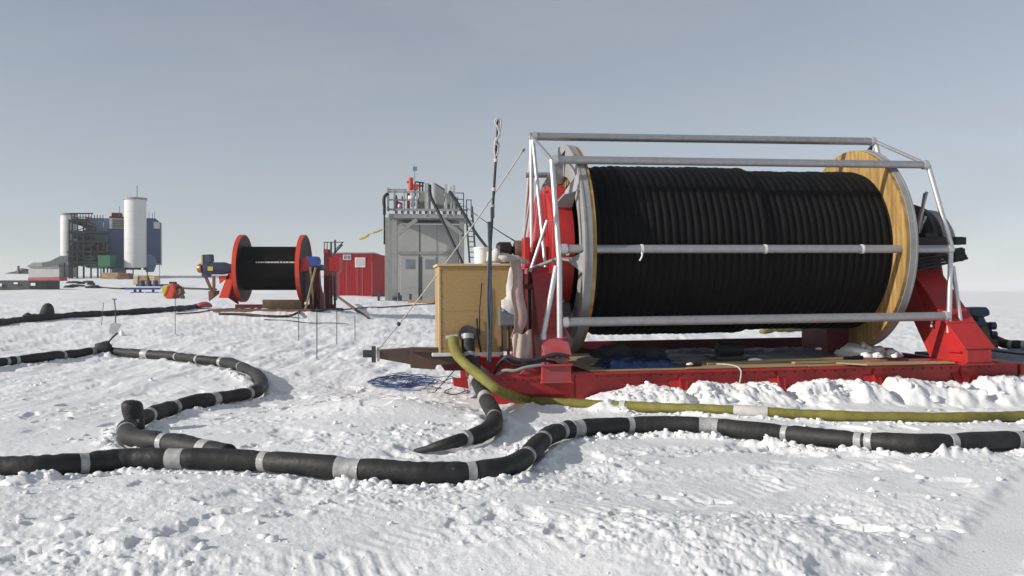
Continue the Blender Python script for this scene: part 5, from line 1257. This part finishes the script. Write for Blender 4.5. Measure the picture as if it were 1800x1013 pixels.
for k, x in enumerate((236, 248, 260)):
    c = Vector((xb(x + 4.5), d6 + 1, h0 + .521)); b_ = thing('barrel', ('left', 'middle', 'right')[k] + 'most of three dark blue drums standing on the blue sled', 'barrel', c, 0, 'drums on the blue sled')
    part('body', MB().lathe([(0, .02), (0, .20), (.25, .21), (.5, .205), (.52, .02)], c, (0, 0, 1), 20, close=False), 'blue_dark', b_, 35)
    part('hoop', MB().lathe([(.24, .2), (.24, .222), (.28, .222), (.28, .2)], c, (0, 0, 1), 20), 'blue_dark', b_, 35)
# red and yellow bundled tent / snow machine
d7 = 58.0; b7 = onground(300, d7); s7 = F / d7
bu = thing('covered_sledge', 'round bundle in red and yellow covers with a dark box on top', 'bundle', b7)
q = lambda x, y: W(x, y, d7)
yb = HY + (EYE - b7.z) * s7; up = yb - 523
Q = lambda x, y: W(x, y + up, d7)
part('red_cover', MB().prism([Q(291, 523), Q(286, 512), Q(292, 500), Q(300, 496), Q(306, 497), Q(308, 508), Q(303, 523)], (0, 1.0, 0)), 'orange_red', bu, bevel=.08)
part('yellow_cover', MB().prism([Q(283, 505), Q(289, 499), Q(297, 499), Q(292, 512), Q(288, 520)], (0, .9, 0)), 'yellow', bu, bevel=.06).location.y -= .06
m = MB(); c = Q(312, 511); m.blob((c.x, c.y + .4, c.z), (.35, .4, .38), 7, .25, 3); part('dark_load', m, 'rust_brown', bu, 'all')
part('top_box', MB().box((Q(295, 0).x, d7 + .2, Q(0, 498).z), (Q(305, 0).x, d7 + .6, Q(0, 493).z)), 'olive_bag', bu, bevel=.02)
part('wheel', MB().lathe([(-.06, .02), (-.06, .14), (.06, .14), (.06, .02)], Q(321, 520), (.3, 1, 0), 20, close=False), 'charcoal', bu, 35)
# olive bag on the distant hose
p = hit(82, 561); m = MB()
prof = [(0, .24), (.1, .26), (.3, .23), (.5, .18), (.62, .10), (.65, .01)]
m.lathe([(a, r * 1.15) for a, r in prof], (p.x, p.y, p.z), (.1, 0, 1), 20, close=False)
solo('duffel_bag', 'upright olive canvas bag standing beside the distant hose at left', 'bag', m, 'olive_bag', p, smooth='all')
for k, (x, y) in enumerate(((50, 562), (66, 563))):
    p = hit(x, y); m = MB(); m.blob((p.x, p.y, p.z + .1), (.22, .2, .17), 60 + k, .3, 2, True); solo('cloth_lump', ('left', 'right')[k] + ' of two dark cloth lumps beside the olive bag', 'cloth', m, 'charcoal', p, 'cloth lumps by the distant hose', smooth='all')
# grey shovel
p = hit(200, 588); d = p.y
sh = thing('shovel', 'grey shovel stuck upright in the snow behind the looping hose', 'shovel', p)
m = MB(); pts = [W(190, 589, d), W(194, 569, d), W(200, 567, d), W(213, 570, d), W(208, 580, d), W(204, 589, d)]; m.prism(pts, (0, .03, 0)); part('blade', m, 'clear_plastic', sh, bevel=.006)
part('handle', MB().sweep([W(203, 569, d + .02), W(203, 545, d), W(201, 527, d)], .016, 8), 'dark_grey', sh); part('grip', MB().bar(W(197, 526, d), W(205, 526, d), .03, .03), 'dark_grey', sh)
m = MB(); a = W(214, 588, d); m.blob((a.x, a.y, a.z), (.07, .05, .12), 3, .25); solo('snow_lump', 'small lump of snow leaning against the shovel blade', 'snow lump', m, 'snow_clod', a, smooth='all')
# marker stakes
for (px, y0, y1, lab) in ((308, 500, 588, 'single thin pale stake standing left of the small reel'), (525, 543, 600, 'thin wire stake, first from the left below the small reel'), (557, 540, 632, 'tallest thin wire stake below the small reel'), (592, 545, 606, 'thin wire stake, third from the left below the small reel'), (624, 556, 598, 'short thin wire stake at the right below the small reel'), (178, 532, 573, 'thin leaning stake left of the shovel')):
    p = hit(px, y1); solo('marker_stake', lab, 'stake', MB().sweep([p - Vector((0, 0, .1)), W(px + (0 if px != 178 else 4), y0, p.y)], .011, 6), 'dark_grey', p, 'thin stakes in the snow')
P = [hit(x, y, .03) for x, y in ((465, 562), (510, 564), (545, 568), (585, 568), (612, 570))]
solo('wire', 'thin dark wire lying on the snow between the stakes', 'wire', MB().sweep(crom(P, 5), .018, 6), 'black', P[2])

# ------------------------------------------------------------------ sky, sun, haze, camera
SUN_EL = R(23); SUN_AZ = math.atan2(-math.cos(R(20)), -math.sin(R(20)))     # azimuth measured from +Y toward +X
sd = Vector((math.sin(SUN_AZ) * math.cos(SUN_EL), math.cos(SUN_AZ) * math.cos(SUN_EL), math.sin(SUN_EL)))
sun = bpy.data.lights.new('sun', 'SUN'); sun.energy = 3.1; sun.angle = R(0.8); sun.color = (1.0, 0.945, 0.87)
so = bpy.data.objects.new('sun', sun); COL.objects.link(so); so.rotation_euler = (-sd).to_track_quat('-Z', 'Y').to_euler(); so.location = sd * 60
wd = bpy.data.worlds.new('World'); S.world = wd; wd.use_nodes = True
t = wd.node_tree; N = t.nodes; L = t.links
bg = N['Background']; bg.inputs['Strength'].default_value = 0.132
sky = N.new('ShaderNodeTexSky'); sky.sky_type = 'NISHITA'; sky.sun_disc = False
sky.sun_elevation = SUN_EL; sky.sun_rotation = SUN_AZ
sky.altitude = 2800; sky.air_density = 1.0; sky.dust_density = 2.5; sky.ozone_density = 1.0
hsv = N.new('ShaderNodeHueSaturation'); hsv.inputs['Saturation'].default_value = 0.62
gm = N.new('ShaderNodeGamma'); gm.inputs['Gamma'].default_value = 0.68
L.new(sky.outputs[0], gm.inputs['Color']); L.new(gm.outputs[0], hsv.inputs['Color']); tcw = N.new('ShaderNodeTexCoord'); mpw = N.new('ShaderNodeMapping'); mpw.inputs['Scale'].default_value = (1.1, 1.1, 4.5); mpw.inputs['Rotation'].default_value = (R(8), R(-14), 0)
L.new(tcw.outputs['Generated'], mpw.inputs['Vector'])
nzw = N.new('ShaderNodeTexNoise'); nzw.inputs['Scale'].default_value = 1.7; nzw.inputs['Detail'].default_value = 5; nzw.inputs['Roughness'].default_value = 0.55; nzw.inputs['Distortion'].default_value = 0.6
L.new(mpw.outputs[0], nzw.inputs['Vector'])
mrw = N.new('ShaderNodeMapRange'); mrw.inputs[1].default_value = 0.38; mrw.inputs[2].default_value = 0.68; mrw.inputs[4].default_value = 0.42
L.new(nzw.outputs['Fac'], mrw.inputs[0])
veil = N.new('ShaderNodeMix'); veil.data_type = 'RGBA'; veil.inputs[7].default_value = (2.35, 2.45, 2.6, 1)   # thin high cloud
L.new(mrw.outputs[0], veil.inputs[0]); L.new(hsv.outputs[0], veil.inputs[6]); L.new(veil.outputs[2], bg.inputs['Color'])

hz = bpy.data.materials.new('haze_air'); t = nt(hz)
for n in list(t.nodes):
    if n.type != 'OUTPUT_MATERIAL': t.nodes.remove(n)
pv = t.nodes.new('ShaderNodeVolumePrincipled'); pv.inputs['Color'].default_value = (0.93, 0.95, 1.0, 1); pv.inputs['Density'].default_value = 0.00032
t.links.new(pv.outputs[0], t.nodes['Material Output'].inputs['Volume'])
o = part('haze', MB().box((-4200, -4200, -3.0), (4200, 4200, 24)), hz); o['kind'] = 'stuff'; o['label'] = 'pale cold haze over the snowfield'; o['category'] = 'haze'

cam = bpy.data.cameras.new('camera'); cam.sensor_width = 36; cam.lens = 36 * F / 1800; cam.shift_y = (HY - 506.5) / 1800
cam.clip_end = 10000; cam.clip_start = 0.05
co = bpy.data.objects.new('camera', cam); COL.objects.link(co); co.location = (0, 0, EYE); co.rotation_euler = (R(90), 0, 0)
S.camera = co
S.render.engine = 'CYCLES'
S.cycles.use_denoising = True; S.cycles.max_bounces = 8; S.cycles.diffuse_bounces = 3; S.cycles.volume_bounces = 1
S.view_settings.view_transform = 'Standard'; S.view_settings.look = 'None'; S.view_settings.exposure = 0.50; S.view_settings.gamma = 1
